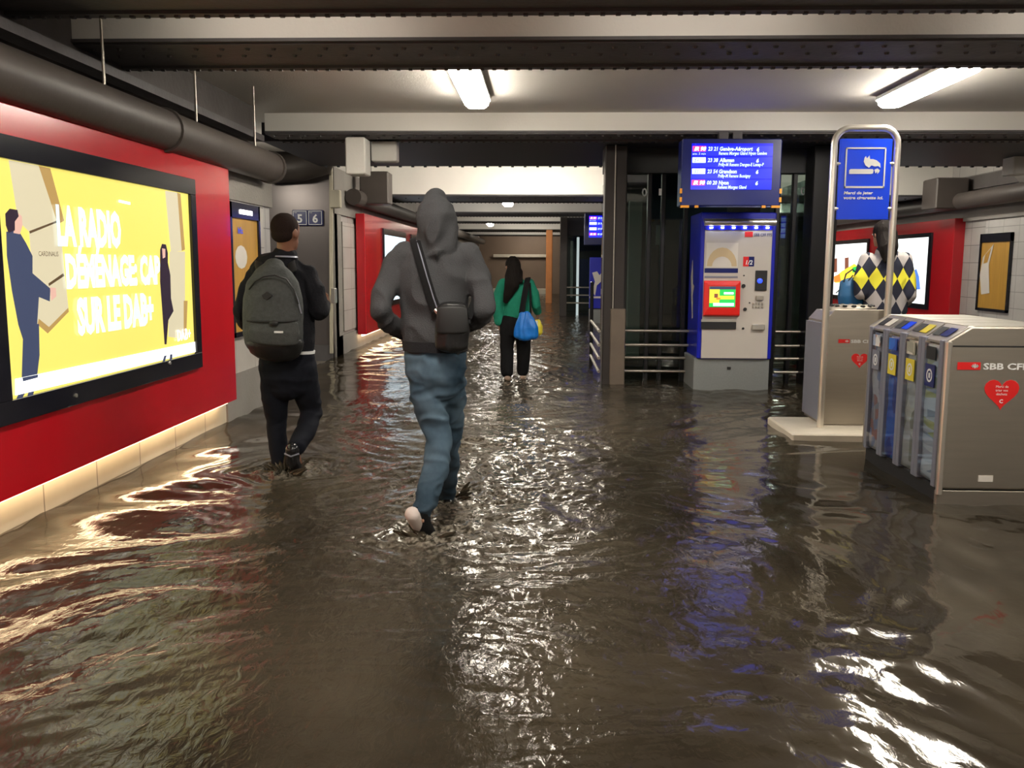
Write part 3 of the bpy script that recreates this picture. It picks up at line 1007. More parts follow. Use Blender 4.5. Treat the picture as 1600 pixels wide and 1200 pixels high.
MB().prism([(xm - .004, PX(a, c, xm).y, PX(a, c, xm).z) for a, c in ((1549, 388), (1543, 410), (1537, 412), (1540, 398))], (-0.002, 0, 0)).build('motif_gap', 'wood_poster', po2)
# pale tile facing around right poster
MB().box(XR - 0.012, XR, 13.3, 15.6, 0.2, 2.2).build('pale_tile_facing', tile_mat('pale_tile', (0.56, 0.54, 0.52), (0.3, 0.29, 0.28), 0.5, 0.26), wr)
MB().box(XL, XL + 0.012, 8.0, 9.2, 0.42, 2.02).build('pale_tile_facing', tile_mat('pale_tile_left', (0.50, 0.47, 0.43), (0.25, 0.23, 0.2), 0.55, 0.40), w_left)
MB().box(-3.28, -3.262, 14.4, 15.7, 0.35, 2.1).build('pale_tile_facing', tile_mat('pale_tile_far', (0.52, 0.50, 0.47), (0.25, 0.23, 0.2), 0.6, 0.34), wf)

# second red panel on the far left wall
XQ = -3.24 + 0.16
far = red_unit(-3.23, PX(571, 430, XQ).y, 24.5, 0.23, 2.28, 1, 'red wall panel with pale blue lit screen, farther along the left wall', dep=0.15)
for (a, c, mm) in ((16.9, 19.6, 'screen_pale'), (20.4, 23.2, 'screen_pale')):
    fo = MB().box(XQ - .01, XQ + 0.03, a, c, 0.62, 2.1).build('screen_frame', 'black', far)
    MB().box(XQ + 0.03, XQ + 0.034, a + .1, c - .1, 0.72, 1.98).build('screen', mm, fo)
# right wall red panel with two screens
XG = XR - 0.19
ya = PX(1487, 420, XG).y
rp = red_unit(XR, ya, ya + 9.5, 0.23, 2.28, -1, 'red wall panel with two white lit screens on the right wall, behind the bins', dep=0.19)
ya1, yb1 = PX(1455, 420, XG).y, PX(1392, 420, XG).y
fo = MB().box(XG - .035, XG, ya1, yb1, 0.62, 2.06).build('screen_frame', 'black', rp)
s1 = MB().box(XG - .039, XG - .035, ya1 + .12, yb1 - .05, 0.72, 1.98).build('screen', 'screen_pale2', fo)
ya2, yb2 = PX(1357, 420, XG).y, PX(1270, 420, XG).y
fo2 = MB().box(XG - .035, XG, ya2, yb2, 0.62, 2.04).build('screen_frame', 'black', rp)
s2 = MB().box(XG - .039, XG - .035, ya2 + .1, yb2 - .1, 0.72, 1.95).build('screen', 'screen_pale2', fo2)


def art2(poly, mname, parent, name, k=0):
    X = XG - .0395 - .0005 * k
    MB().prism([(X, PX(a, c, X).y, PX(a, c, X).z) for a, c in poly], (-0.0004, 0, 0)).build(name, mname, parent)


art2([(1424, 425), (1432, 420), (1436, 432), (1438, 452), (1422, 454)], 's_blue', s1, 'picture_figure')
art2([(1302, 405), (1308, 403), (1308, 425), (1302, 426)], 's_brown', s2, 'picture_bottle')
art2([(1320, 403), (1326, 402), (1326, 425), (1320, 426)], 's_brown', s2, 'picture_bottle', 1)
art2([(1303, 435), (1315, 424), (1335, 412), (1345, 420), (1345, 440), (1305, 442)], 's_yellow', s2, 'picture_food', 2)
art2([(1332, 418), (1342, 415), (1344, 424), (1332, 426)], 's_green', s2, 'picture_leaf', 3)
art2([(1303, 432), (1312, 428), (1314, 440), (1303, 441)], 's_orange', s2, 'picture_food', 4)
art2([(1291, 395), (1298, 393), (1298, 445), (1291, 446)], 's_yellow', s2, 'picture_band', 5)

# ================================================================== PLATFORM NUMBER SIGNS
for (cx, s, side) in ((467, '5', 'left'), (491, '6', 'right')):
    c = P(cx, 340, 13.7)
    t = thing('platform_sign', (c.x, 13.7, c.z), 'small navy sign with white number %s on the metal wall, %s one' % (s, side), 'sign')
    h = 0.118
    MB().bbox(c.x - h, c.x + h, 13.755, 13.80, c.z - h, c.z + h, 0.008).build('sign_plate', 'navy_sign', t)
    g = h - 0.014
    b = MB()
    for (a0, a1, b0, b1) in ((-g, g, g - .008, g), (-g, g, -g, -g + .008), (-g, -g + .008, -g, g), (g - .008, g, -g, g)):
        b.box(c.x + a0, c.x + a1, 13.751, 13.755, c.z + b0, c.z + b1)
    b.build('sign_border', 'white', t)
    lettering('number', s, (c.x, 13.752, c.z - 0.07), (1, 0, 0), UPZ, 0.125, 'white', t, bold=0.03, align='CENTER', depth=.001)
    lettering('small_text', 'Voie', (c.x - g + .02, 13.752, c.z + 0.07), (1, 0, 0), UPZ, 0.016, 'white', t, depth=.001)

# ================================================================== LIFT ISLAND
D0 = 11.3
xa = P(950, 400, D0).x - 0.08
lift = thing('glass_lift', (2.0, 12.5, FL), 'dark glazed lift shaft with steel rails behind the ticket machine', 'lift')
xr_ = P(1287, 400, D0).x
MB().bbox(xa, xa + 0.26, D0 - .45, D0 - .15, FL, ZS, 0.012).build('steel_column', 'column', lift)
MB().bbox(xa + 0.09, xa + 0.275, D0 - .465, D0 - .14, FL, 0.92, 0.01).build('column_sleeve', 'column_pale', lift)
MB().bbox(xa + 0.11, xa + 0.125, D0 - .475, D0 - .46, 0.92, ZS, 0.003).build('column_edge', 'steel', lift)
MB().bbox(xr_ - 0.30, xr_, D0 - .45, D0 - .1, FL, ZS, 0.012).build('steel_column', 'lift_frame', lift)
MB().box(xa, xr_, D0 - .12, D0 + .1, 2.55, ZS).build('header', 'lift_dark', lift)
for xx in (xa + .55, xa + .72, xa + 1.0, xr_ - .62, xr_ - .42):
    MB().bbox(xx, xx + .05, D0 - .05, D0 + .05, FL, 2.55, .006).build('glass_mullion', 'lift_frame', lift)
MB().box(xa + .2, xr_ - .2, D0, D0 + .012, 0.1, 2.55).build('glass_pane', 'glass', lift)
MB().box(xa + .10, xa + .11, D0 + .1, D0 + 1.7, 0.1, 2.55).build('glass_pane', 'glass', lift)
MB().box(xr_ - .03, xr_ - .02, D0, D0 + 2.0, 0.1, 2.55).build('glass_pane', 'glass', lift)
MB().box(xa + .2, xr_ - .1, D0 + 1.9, D0 + 2.0, FL, ZS).build('shaft_back', 'lift_dark', lift)
MB().box(xa + .75, xr_ - .9, D0 + 1.2, D0 + 1.25, 0.1, 2.4).build('cabin_wall', 'lift_dark', lift)
MB().bbox(xa + .42, xa + .60, D0 + 1.0, D0 + 1.1, 0.2, 2.3, .01).build('pale_bar', 'lift_pale', lift)  # pale bars imitate the upright reflections in the lift glass
MB().bbox(xr_ - .55, xr_ - .36, D0 + 1.0, D0 + 1.1, 0.2, 2.2, .01).build('pale_bar', 'lift_pale', lift)
MB().bbox(xa + .80, xa + .84, D0 + .6, D0 + .64, 0.1, 2.4, .005).build('pale_bar', 'lift_pale', lift)
q = P(1042, 425, D0 + .4)
MB().box(q.x - .14, q.x - .02, D0 + .5, D0 + .52, 1.7, 1.95).build('cabin_window', 'lift_pale', lift)
# rails across the front and along the side
for yy_px in (517, 539, 559, 580):
    z = P(1020, yy_px, D0 - .2).z
    MB().tube([(xa + .2, D0 - .2, z), (P(1082, 517, D0).x, D0 - .2, z)], .019, 10).build('hand_rail', 'steel', lift, True)
    MB().tube([(P(1205, 517, D0).x, D0 - .2, z), (xr_ - .2, D0 - .2, z)], .019, 10).build('hand_rail', 'steel', lift, True)
    MB().tube([(xa - .03, D0 - .3, z), (xa - .03, D0 + 1.7, z)], .019, 10).build('hand_rail', 'steel', lift, True)
MB().bbox(xa - .05, xa, D0 + 1.7, D0 + 1.76, FL, 1.2, .01).build('glass_mullion', 'lift_frame', lift)
for (a, c, s) in ((1007, 300, '0'), (1255, 298, '0')):
    q = P(a, c, D0 - .02)
    lettering('floor_number', s, (q.x, D0 - .02, q.z - .05), (1, 0, 0), UPZ, .10, 'white', lift, bold=.02, align='CENTER')
for (a, c) in ((1034, 300), (1273, 296)):
    q = P(a, c, D0 - .02)
    MB().box(q.x - .035, q.x + .035, D0 - .03, D0 - .015, q.z - .04, q.z + .04).build('small_sticker', 'white', lift)

# second island far away
t = thing('glass_lift', (1.1, 26, FL), 'distant second glazed shaft with a dark column, beyond the lift rails', 'lift')
x0 = P(875, 400, 25.5).x
MB().bbox(x0, x0 + .2, 25.5, 25.8, FL, 2.75, .01).build('steel_column', 'column', t)
MB().box(x0 + .1, 3.2, 25.7, 28.5, 2.25, 2.75).build('header', 'steel_navy', t)
MB().box(x0 + .2, 3.2, 25.9, 25.92, FL, 2.3).build('glass_pane', 'glass', t)
MB().box(x0 + .3, 3.2, 28.2, 28.3, FL, 2.5).build('shaft_back', 'lift_dark', t)
q = P(903, 400, 25.7)
MB().tube([(q.x, 25.7, FL), (q.x, 25.7, 2.2)], .035, 10).build('glass_tube', emat('glass_tube_glow', (.8, .95, .95), .45), t, True)  # glass tube, its pale tone given as a glow in the material
MB().bbox(q.x - .2, q.x - .13, 25.9, 26, .5, 2.1, .01).build('pale_bar', 'lift_pale', t)
for k in range(3):
    MB().tube([(x0 + .2, 25.6, .35 + .22 * k), (3, 25.6, .35 + .22 * k)], .02, 8).build('hand_rail', 'steel', t, True)


# ================================================================== TICKET MACHINE
def ticket_machine(fx0, fx1, d, label):
    t = thing('ticket_machine', ((fx0 + fx1) / 2, d + .4, FL), label, 'ticket machine', None)
    W = fx1 - fx0
    y1 = d + .75
    z1 = 2.04
    e = W * 0.055
    X = lambda u: fx0 + (u - 1088) / (1212 - 1088) * W       # u in photo pixels at the top of the front
    Z = lambda v: 1.844 - (v - 358) * 1.442 / 195
    MB().bbox(fx0, fx1, d, y1, 0.36, z1, .012).build('cabinet', 'blue', t)
    MB().bbox(fx0 - .03, fx1 - .01, d + .02, y1, FL, 0.37, .008).build('plinth', 'machine_base', t)
    MB().bbox(fx0 + e, fx1 - e, d - .018, d + .01, 0.37, 1.86, .004).build('front_panel', 'machine_face', t)
    cp = MB().tube([(fx0 + e * .6, d - .07, 1.925), (fx1 - e * .6, d - .07, 1.925)], .04, 16).box(fx0 + e * .6, fx1 - e * .6, d - .07, d, 1.93, 1.965)
    cp.build('canopy_bar', 'bright_steel', t, True)
    MB().box(fx0 + e, fx1 - e, d - .03, d, 1.84, 1.89).build('light_rail', 'blue', t)
    for k in range(6):
        x = fx0 + W * (0.13 + 0.148 * k)
        MB().tube([(x, d - .045, 1.872), (x, d - .045, 1.858)], .017, 10).build('downlight', 'led_blue', t, True)
    yf = d - .018
    # poster with golden arch
    pn = MB().box(X(1098), X(1150), yf - .003, yf, Z(416), Z(378)).build('notice', 'paper', t)
    arch = []
    cx, cz = X(1124), Z(414)
    rin, rout = W * .13, W * .20
    for k in range(11):
        a = math.pi * k / 10
        arch.append((cx + rout * math.cos(a), yf - .004, cz + rout * 1.25 * math.sin(a)))
    for k in range(10, -1, -1):
        a = math.pi * k / 10
        arch.append((cx + rin * math.cos(a), yf - .004, cz + rin * math.sin(a)))
    MB().prism(arch, (0, -.001, 0)).build('notice_arch', mat('dull_gold_%d' % int(d), (.55, .42, .25), .5), pn)
    st = MB().box(X(1159), X(1168), yf - .004, yf, Z(414), Z(399)).box(X(1168), X(1177), yf - .004, yf, Z(414), Z(399), 1).build('sticker', ['sign_red', 'navy_sign'], t)
    lettering('sticker_text', '1/2', (X(1163), yf - .006, Z(411)), (1, 0, 0), UPZ, .05, 'white', st, bold=.02, shear=.2)
    lg = MB().box(X(1160), X(1173), yf - .004, yf, Z(369), Z(361)).build('logo_block', 'sign_red', t)
    lettering('logo_text', 'SBB CFF FFS', (X(1175), yf - .004, Z(368)), (1, 0, 0), UPZ, .035, 'navy_sign', lg, width=X(1204) - X(1175), bold=.01)
    for (v0, v1) in ((417, 424), (429, 432)):
        b = MB().box(X(1096), X(1151), yf - .004, yf, Z(v1), Z(v0)).build('notice_stripe', 'navy_sign' if v0 < 420 else 'pewter', t)
    # red touch-screen bezel
    x0, x1, za, zb = X(1095), X(1155), Z(492), Z(436)
    bz = MB().rings([[(x0, yf, za), (x1, yf, za), (x1, yf, zb), (x0, yf, zb)],
                     [(x0, yf - .06, za + .02), (x1, yf - .06, za + .02), (x1, yf - .04, zb), (x0, yf - .04, zb)],
                     [(x0 + .05, yf - .065, za + .10), (x1 - .05, yf - .065, za + .10), (x1 - .05, yf - .05, zb - .05), (x0 + .05, yf - .05, zb - .05)]]).build('screen_bezel', mat('red_bezel_%d' % int(d), (.75, .02, .015), .3), t, bevel=.008)
    sx0, sx1, s0, s1_ = x0 + .06, x1 - .06, za + .115, zb - .065
    sc = MB().box(sx0, sx1, yf - .072, yf - .06, s0, s1_).build('touch_screen', 's_green', bz)
    h = s1_ - s0
    ww = sx1 - sx0
    ys = yf - .073
    sh = [(0, 1, .86, 1, 'ad_navy'), (0, .38, .2, .86, 's_yellow'), (.38, .95, .38, .55, 's_yellow'), (.55, .92, .62, .72, 'screen_white'), (.15, .95, .05, .2, 'screen_text'), (.18, .32, .45, .65, 's_brown'), (.26, .42, .36, .46, 's_orange')]
    for i, (a, b_, c, e_, mm) in enumerate(sh):
        MB().box(sx0 + ww * a, sx0 + ww * b_, ys - .001 - .0004 * i, ys, s0 + h * c, s0 + h * e_).build('screen_tile', mm, sc)
    MB().bbox(X(1093), X(1151), yf - .02, yf, Z(511), Z(500), .003).build('ticket_slot', 'matt_black', t)
    MB().bbox(X(1093), X(1151), yf - .012, yf, Z(500), Z(496), .002).build('slot_lip', 'bright_steel', t)
    cr = MB().bbox(X(1180), X(1199), yf - .02, yf, Z(451), Z(420), .004).build('card_reader', 'matt_black', t)
    q = (X(1187), Z(436))
    MB().ell((q[0], yf - .022, q[1]), (.03, .006, .028)).build('reader_light', 'led_small_blue', cr, True)
    MB().bbox(X(1182), X(1194), yf - .03, yf, Z(466), Z(459), .004).build('card_slot', 'steel', t)
    b = MB()
    for r in range(2):
        for c in range(4):
            b.bbox(X(1177 + c * 5), X(1180 + c * 5), yf - .012, yf, Z(473 + r * 5), Z(470 + r * 5), .001)
    b.build('keypad', 'steel', t)
    MB().bbox(X(1177), X(1198), yf - .04, yf, Z(512), Z(503), .008).build('change_tray', 'bright_steel', t)
    for (u, v, r) in ((1161, 444, .022), (1165, 480, .02), (1163, 510, .014), (1161, 428, .008), (1172, 470, .008)):
        MB().tube([(X(u), yf, Z(v)), (X(u), yf - .012, Z(v))], r, 12).build('button', 'matt_black', t, True)
    MB().bbox(X(1140), X(1146), d + .008, d + .02, Z(575), Z(571), .001).build('key_hole', 'matt_black', t)
    # white pictogram on the left side
    MB().prism([(fx0 - .002, d + .3 + a, 1.2 + c) for a, c in ((0, 0), (.12, .02), (.2, .3), (.28, .1), (.2, -.15), (.1, -.4), (.05, -.38), (.12, -.12))], (-.003, 0, 0)).build('side_pictogram', 'paper', t)
    return t


f0, f1 = P(1093, 420, 10.45).x, P(1214, 340, 10.45).x
ticket_machine(f0, f1, 10.45, 'tall blue and grey ticket machine with a red-framed touch screen, standing before the lift')
g0 = P(926, 420, 22.5).x
t = thing('information_stele', (g0 + .3, 22.4, FL), 'distant blue panel with a white pictogram, half hidden behind the steel column', 'information panel')
zz = lambda v: P(930, v, 22.3).z
MB().bbox(g0 - .08, g0 + .7, 22.3, 22.5, zz(482), zz(402), .01).build('blue_board', 'blue', t)
MB().bbox(g0 - .08, g0 + .7, 22.32, 22.5, FL, zz(483), .01).build('pale_foot', 'machine_base', t)
MB().box(g0 - .08, g0 + .7, 22.28, 22.3, zz(466), zz(463)).build('board_line', 'paper', t)
MB().prism([(g0 + a, 22.298, zz(c)) for a, c in ((-.02, 426), (.10, 424), (.16, 430), (.24, 424), (.2, 440), (.1, 446), (.06, 462), (-.01, 456), (.05, 440))], (0, -.004, 0)).build('pictogram', 'paper', t)


# ================================================================== DEPARTURE DISPLAYS
def display(x0, x1, z0, z1, d, label, full=True):
    t = thing('departure_display', ((x0 + x1) / 2, d + .15, z1 + .3), label, 'display')
    e = .10
    MB().bbox(x0 - e, x1 + e, d + .01, d + .28, z0 - .17, z1 + .05, .01).build('casing', 'navy_sign', t)
    MB().bbox(x0 + .3, x0 + .4, d + .1, d + .2, z1 + .05, ZS if d < 12 else 3.4, .004).build('hanger', 'steel_dark', t)
    MB().bbox(x1 - .4, x1 - .3, d + .1, d + .2, z1 + .05, ZS if d < 12 else 3.4, .004).build('hanger', 'steel_dark', t)
    sc = MB().box(x0, x1, d, d + .012, z0, z1).build('screen', 'screen_blue', t)
    W, H = x1 - x0, z1 - z0
    rows = [('IR 90', '23 21', 'Genève-Aéroport', 'Renens Morges Gland Nyon Genève', 0), ('S1', '23 38', 'Allaman', 'Prilly-M Renens Denges-E Lonay-P', 1),
            ('S1', '23 54', 'Grandson', 'Prilly-M Renens Bussigny', 1), ('IR 90', '00 20', 'Nyon', 'Renens Morges Gland', 0)]
    for i, (a, tm, dest, via, k) in enumerate(rows):
        top = z1 - .02 - i * H * .245
        MB().box(x0, x1, d - .001, d, top - H * .225, top - H * .015).build('screen_row', 'screen_blue2', sc)
        hh = H * .085
        MB().box(x0 + W * .012, x0 + W * .175, d - .003, d, top - H * .13, top - H * .015).build('train_box', 'screen_pink' if k == 0 else 'screen_white', sc)
        if k == 0:
            lettering('train_type', a, (x0 + W * .03, d - .004, top - H * .115), (1, 0, 0), UPZ, hh, 'screen_white', sc, bold=.04, shear=.3, depth=.001)
        else:
            lettering('train_type', a, (x0 + W * .03, d - .004, top - H * .115), (1, 0, 0), UPZ, hh, 's_blue', sc, bold=.02, shear=.3, depth=.001)
        lettering('departure_time', tm, (x0 + W * .20, d - .003, top - H * .115), (1, 0, 0), UPZ, hh, 'screen_text', sc, bold=.025, shear=.15, depth=.001, sx=.85)
        lettering('destination', dest, (x0 + W * .345, d - .003, top - H * .115), (1, 0, 0), UPZ, hh, 'screen_text', sc, bold=.035, shear=.15, depth=.001, sx=.85)
        lettering('stops', via, (x0 + W * .335, d - .003, top - H * .205), (1, 0, 0), UPZ, hh * .85, 'screen_text', sc, bold=.02, shear=.15, depth=.001, sx=.72)
        if i == 0:
            lettering('remark', 'env. 5 min', (x0 + W * .012, d - .003, top - H * .205), (1, 0, 0), UPZ, hh * .6, 'screen_text', sc, shear=.15, depth=.001)
        lettering('platform', '6', (x0 + W * .80, d - .003, top - H * .125), (1, 0, 0), UPZ, hh * .95, 'screen_text', sc, bold=.05, shear=.15, depth=.001)
    return t


dA, dB = P(1079, 296, 9.75), P(1208, 224, 9.75)
dd = display(dA.x, dB.x, dA.z, dB.z, 9.75, 'blue lit departure display hanging above the ticket machine')
ze = dA.z - .17
for sgn, xe in ((-1, dA.x - .10), (1, dB.x + .10)):
    for k in range(2):
        MB().box(xe - .012, xe + .012, 9.75, 9.78, ze + .04 + k * .09, ze + .09 + k * .09).build('hazard_mark', 'orange', dd)
    for (u0, u1) in ((0, .09), (.15, .19)):
        MB().box(min(xe - sgn * u0, xe - sgn * u1), max(xe - sgn * u0, xe - sgn * u1), 9.75, 9.78, ze - .02, ze + .005).build('hazard_mark', 'orange', dd)
e0 = P(920, 370, 21.0)
display(e0.x, e0.x + 1.0, P(920, 371, 21).z, P(920, 345, 21).z + .12, 21.0, 'far small blue departure display cut off by the steel column')

# ================================================================== CIGARETTE SIGN
DS = 7.72
ft = thing('cigarette_sign', (P(1330, 665, DS).x, DS, 0.06), 'tall steel hoop frame holding a blue cigarette pictogram sign on a pale stone foot', 'sign')
xl, xr2 = P(1300, 300, DS).x, P(1398, 300, DS).x
zt = P(1348, 200, DS).z
rr = .13
pts = [(xl, DS, .06), (xl, DS, zt - rr)]
for k in range(1, 9):
    a = math.pi - k * math.pi / 16
    pts.append((xl + rr + rr * math.cos(a), DS, zt - rr + rr * math.sin(a)))
for k in range(0, 8):
    a = math.pi / 2 - k * math.pi / 16
    pts.append((xr2 - rr + rr * math.cos(a), DS, zt - rr + rr * math.sin(a)))
pts += [(xr2, DS, zt - rr), (xr2, DS, .06)]
bmf = MB()
bmf.loft(pts, [.028] * len(pts), side=(0, 1, 0), seg=14, round_ends=False)
bmf.build('hoop_frame', 'bright_steel', ft, True)
A, B = P(1302, 343, DS), P(1386, 217, DS)
sp_ = MB().bbox(xl + .045, xr2 - .045, DS - .012, DS + .012, A.z, B.z, .003).build('sign_board', 'sign_blue', ft)
for z in (A.z + .09, B.z - .20):
    MB().tube([(xl, DS, z), (xl + .055, DS, z)], .014, 10).build('clamp', 'bright_steel', ft, True)
    MB().tube([(xr2 - .055, DS, z), (xr2, DS, z)], .014, 10).build('clamp', 'bright_steel', ft, True)
ys = DS - .013
cx = (xl + xr2) / 2
k = .165
zc = B.z - .235
bd = MB()
for (a0, a1, b0, b1) in ((-k, k, k - .012, k), (-k, k, -k, -k + .016), (-k, -k + .012, -k, k), (k - .012, k, -k, k)):
    bd.box(cx + a0, cx + a1, ys - .002, ys, zc + b0, zc + b1)
bd.build('pictogram_border', 'white', sp_)
g = MB()
g.prism([(cx + a, ys - .001, zc + c) for a, c in ((-.13, -.05), (-.13, -.02), (-.12, -.01), (.06, -.01), (.07, -.02), (.065, -.045), (.05, -.05))], (0, -.002, 0))
g.prism([(cx + a, ys - .001, zc + c) for a, c in ((.075, -.015), (.10, -.005), (.12, -.02), (.115, -.035), (.10, -.05), (.10, -.03), (.085, -.045))], (0, -.002, 0))
g.prism([(cx + a, ys - .001, zc + c) for a, c in ((.0, .02), (-.015, .05), (-.01, .08), (.0, .095), (.01, .075), (.02, .09), (.03, .10), (.035, .07), (.06, .07), (.09, .06), (.12, .035), (.125, .0), (.105, .015), (.08, .01), (.05, .02), (.03, .0))], (0, -.002, 0))
g.build('cigarette_pictogram', 'white', sp_)
lettering('sign_text', 'Merci de jeter', (cx - k, ys - .001, zc - k - .05), (1, 0, 0), UPZ, .024, 'white', sp_, bold=.04, depth=.001, width=.24, shear=.15)
lettering('sign_text', 'votre cigarette ici.', (cx - k, ys - .001, zc - k - .09), (1, 0, 0), UPZ, .024, 'white', sp_, bold=.04, depth=.001, width=.325, shear=.15)
bx = P(1231, 668, 7.55).x
MB().bbox(bx, bx + 1.15, 7.40, 8.25, FL, .06, .012).build('stone_foot', 'concrete_pale', ft)


# ================================================================== RECYCLING BINS
def heart(mb, cx, y, cz, s):
    pts = []
    for i in range(28):
        a = 2 * math.pi * i / 28
        hx = 16 * math.sin(a) ** 3
        hz = 13 * math.cos(a) - 5 * math.cos(2 * a) - 2 * math.cos(3 * a) - math.cos(4 * a)
        pts.append((cx + hx * s / 16, y, cz + hz * s / 16))
    mb.prism(pts, (0, -.002, 0))


def bin_front(parent, cx, y, zl, zh, wlogo):
    lg = MB().box(cx - wlogo / 2, cx - wlogo / 2 + wlogo * .25, y - .003, y, zl, zl + wlogo * .085).build('logo_block', 'sign_red', parent)
    x0 = cx - wlogo / 2 + wlogo * .15
    h = wlogo * .085
    a = MB()
    a.box(x0, x0 + h * .9, y - .005, y - .003, zl + h * .42, zl + h * .58)
    a.box(x0 + h * .38, x0 + h * .52, y - .005, y - .003, zl + h * .2, zl + h * .8)
    for s in (0, 1):
        xx = x0 + h * (.0 if s else .9)
        dx = h * (.25 if s else -.25)
        a.prism([(xx, y - .004, zl + h * .5), (xx + dx, y - .004, zl + h * .78), (xx + dx, y - .004, zl + h * .22)], (0, -.001, 0))
    a.build('logo_arrows', 'white', lg)
    lettering('logo_text', 'SBB CFF FFS', (cx - wlogo / 2 + wlogo * .28, y - .002, zl + h * .08), (1, 0, 0), UPZ, h * .84, 'white', parent, bold=.03, width=wlogo * .72, depth=.001)
    hb = MB()
    s = wlogo * .19
    heart(hb, cx, y, zh, s)
    ho = hb.build('heart_sticker', 'sign_red', parent)
    for i, tx in enumerate(('Merci de', 'trier vos', 'déchets')):
        lettering('heart_text', tx, (cx, y - .003, zh + s * (.28 - .22 * i)), (1, 0, 0), UPZ, s * .15, 'white', ho, align='CENTER', depth=.001)
    lettering('heart_mark', 'C', (cx, y - .003, zh - s * .62), (1, 0, 0), UPZ, s * .22, 'white', ho, align='CENTER', depth=.001, bold=.04)


# small unit behind the sign
D1 = 7.83
bx0 = P(1283, 560, D1).x
bx1 = bx0 + .62
sb = thing('litter_bin', ((bx0 + bx1) / 2, D1 + .25, .06), 'stainless steel bin with a red heart sticker and ashtray top, behind the cigarette sign', 'bin')
zt1 = P(1330, 484, D1).z
MB().prism([(bx0 + .02, D1, .065), (bx1, D1, .065), (bx1, D1, zt1 - .06), (bx1 - .1, D1, zt1), (bx0 + .10, D1, zt1), (bx0 + .02, D1, zt1 - .09)], (0, .03, 0)).build('front_plate', 'steel', sb, bevel=.004)
MB().prism([(bx0 + .03, D1 + .03, .065), (bx1 - .02, D1 + .03, .065), (bx1 - .02, D1 + .03, zt1 - .07), (bx1 - .1, D1 + .03, zt1 - .02), (bx0 + .10, D1 + .03, zt1 - .02), (bx0 + .03, D1 + .03, zt1 - .10)], (0, .5, 0)).build('bin_body', 'steel', sb)
MB().box(bx0 + .0, bx0 + .03, D1 + .03, D1 + .5, .1, zt1 - .12).build('side_window', 'pewter', sb)
at = MB()
at.loft([(bx0 + .33, D1 + .26, zt1 - .03), (bx0 + .33, D1 + .26, zt1 + .01), (bx0 + .33, D1 + .26, zt1 + .03)], [(.21, .2), (.2, .19), (.15, .14)], seg=24, round_ends=False)
ab = at.build('ashtray_lid', 'steel', sb, True)
for k in range(14):
    a = 2 * math.pi * k / 14
    MB().ell((bx0 + .33 + .17 * math.cos(a), D1 + .26 + .16 * math.sin(a), zt1 + .025), (.022, .022, .014), 8, 5).build('ash_hole', 'matt_black', ab, True)
bin_front(sb, bx0 + .33, D1 - .001, P(1330, 536, D1).z, P(1335, 562, D1).z, .38)

# large station on the right
DN, DF = 5.42, 6.74
sx = P(1463, 780, DN).x
rs = thing('recycling_station', (sx + .42, (DN + DF) / 2, FL), 'large stainless steel recycling station with four windowed compartments at the right edge', 'bin')
zt2 = P(1500, 510, DN).z
WS = .84
ch = .14
zch = P(1474, 533, DN).z


def hexa(y, inset=0.0, x0=sx, zb=.10):
    i = inset
    return [(x0 + i, y, zb), (x0 + WS - i, y, zb), (x0 + WS - i, y, zch - i * .4), (x0 + WS - ch - i * .4, y, zt2 - i), (x0 + ch + i * .4, y, zt2 - i), (x0 + i, y, zch - i * .4)]


sk = -0.0
MB().prism(hexa(DN), (0, .045, 0)).build('end_panel', 'steel', rs, bevel=.012)
MB().prism(hexa(DF - .045), (0, .045, 0)).build('end_panel', 'steel', rs, bevel=.012)
MB().bbox(sx + .03, sx + WS - .0, DN + .02, DF, FL, .10, .008).build('base_trough', 'matt_black', rs)
MB().bbox(sx + .0, sx + WS, DN + .01, DN + .04, FL, .09, .004).build('foot_plate', 'steel', rs)
MB().box(sx + WS - .1, sx + WS - .04, DN + .045, DF - .045, .10, zch).build('side_panel', 'steel', rs)
MB().box(sx + .3, sx + .33, DN + .045, DF - .045, .10, zch).build('inner_wall', 'machine_base', rs)
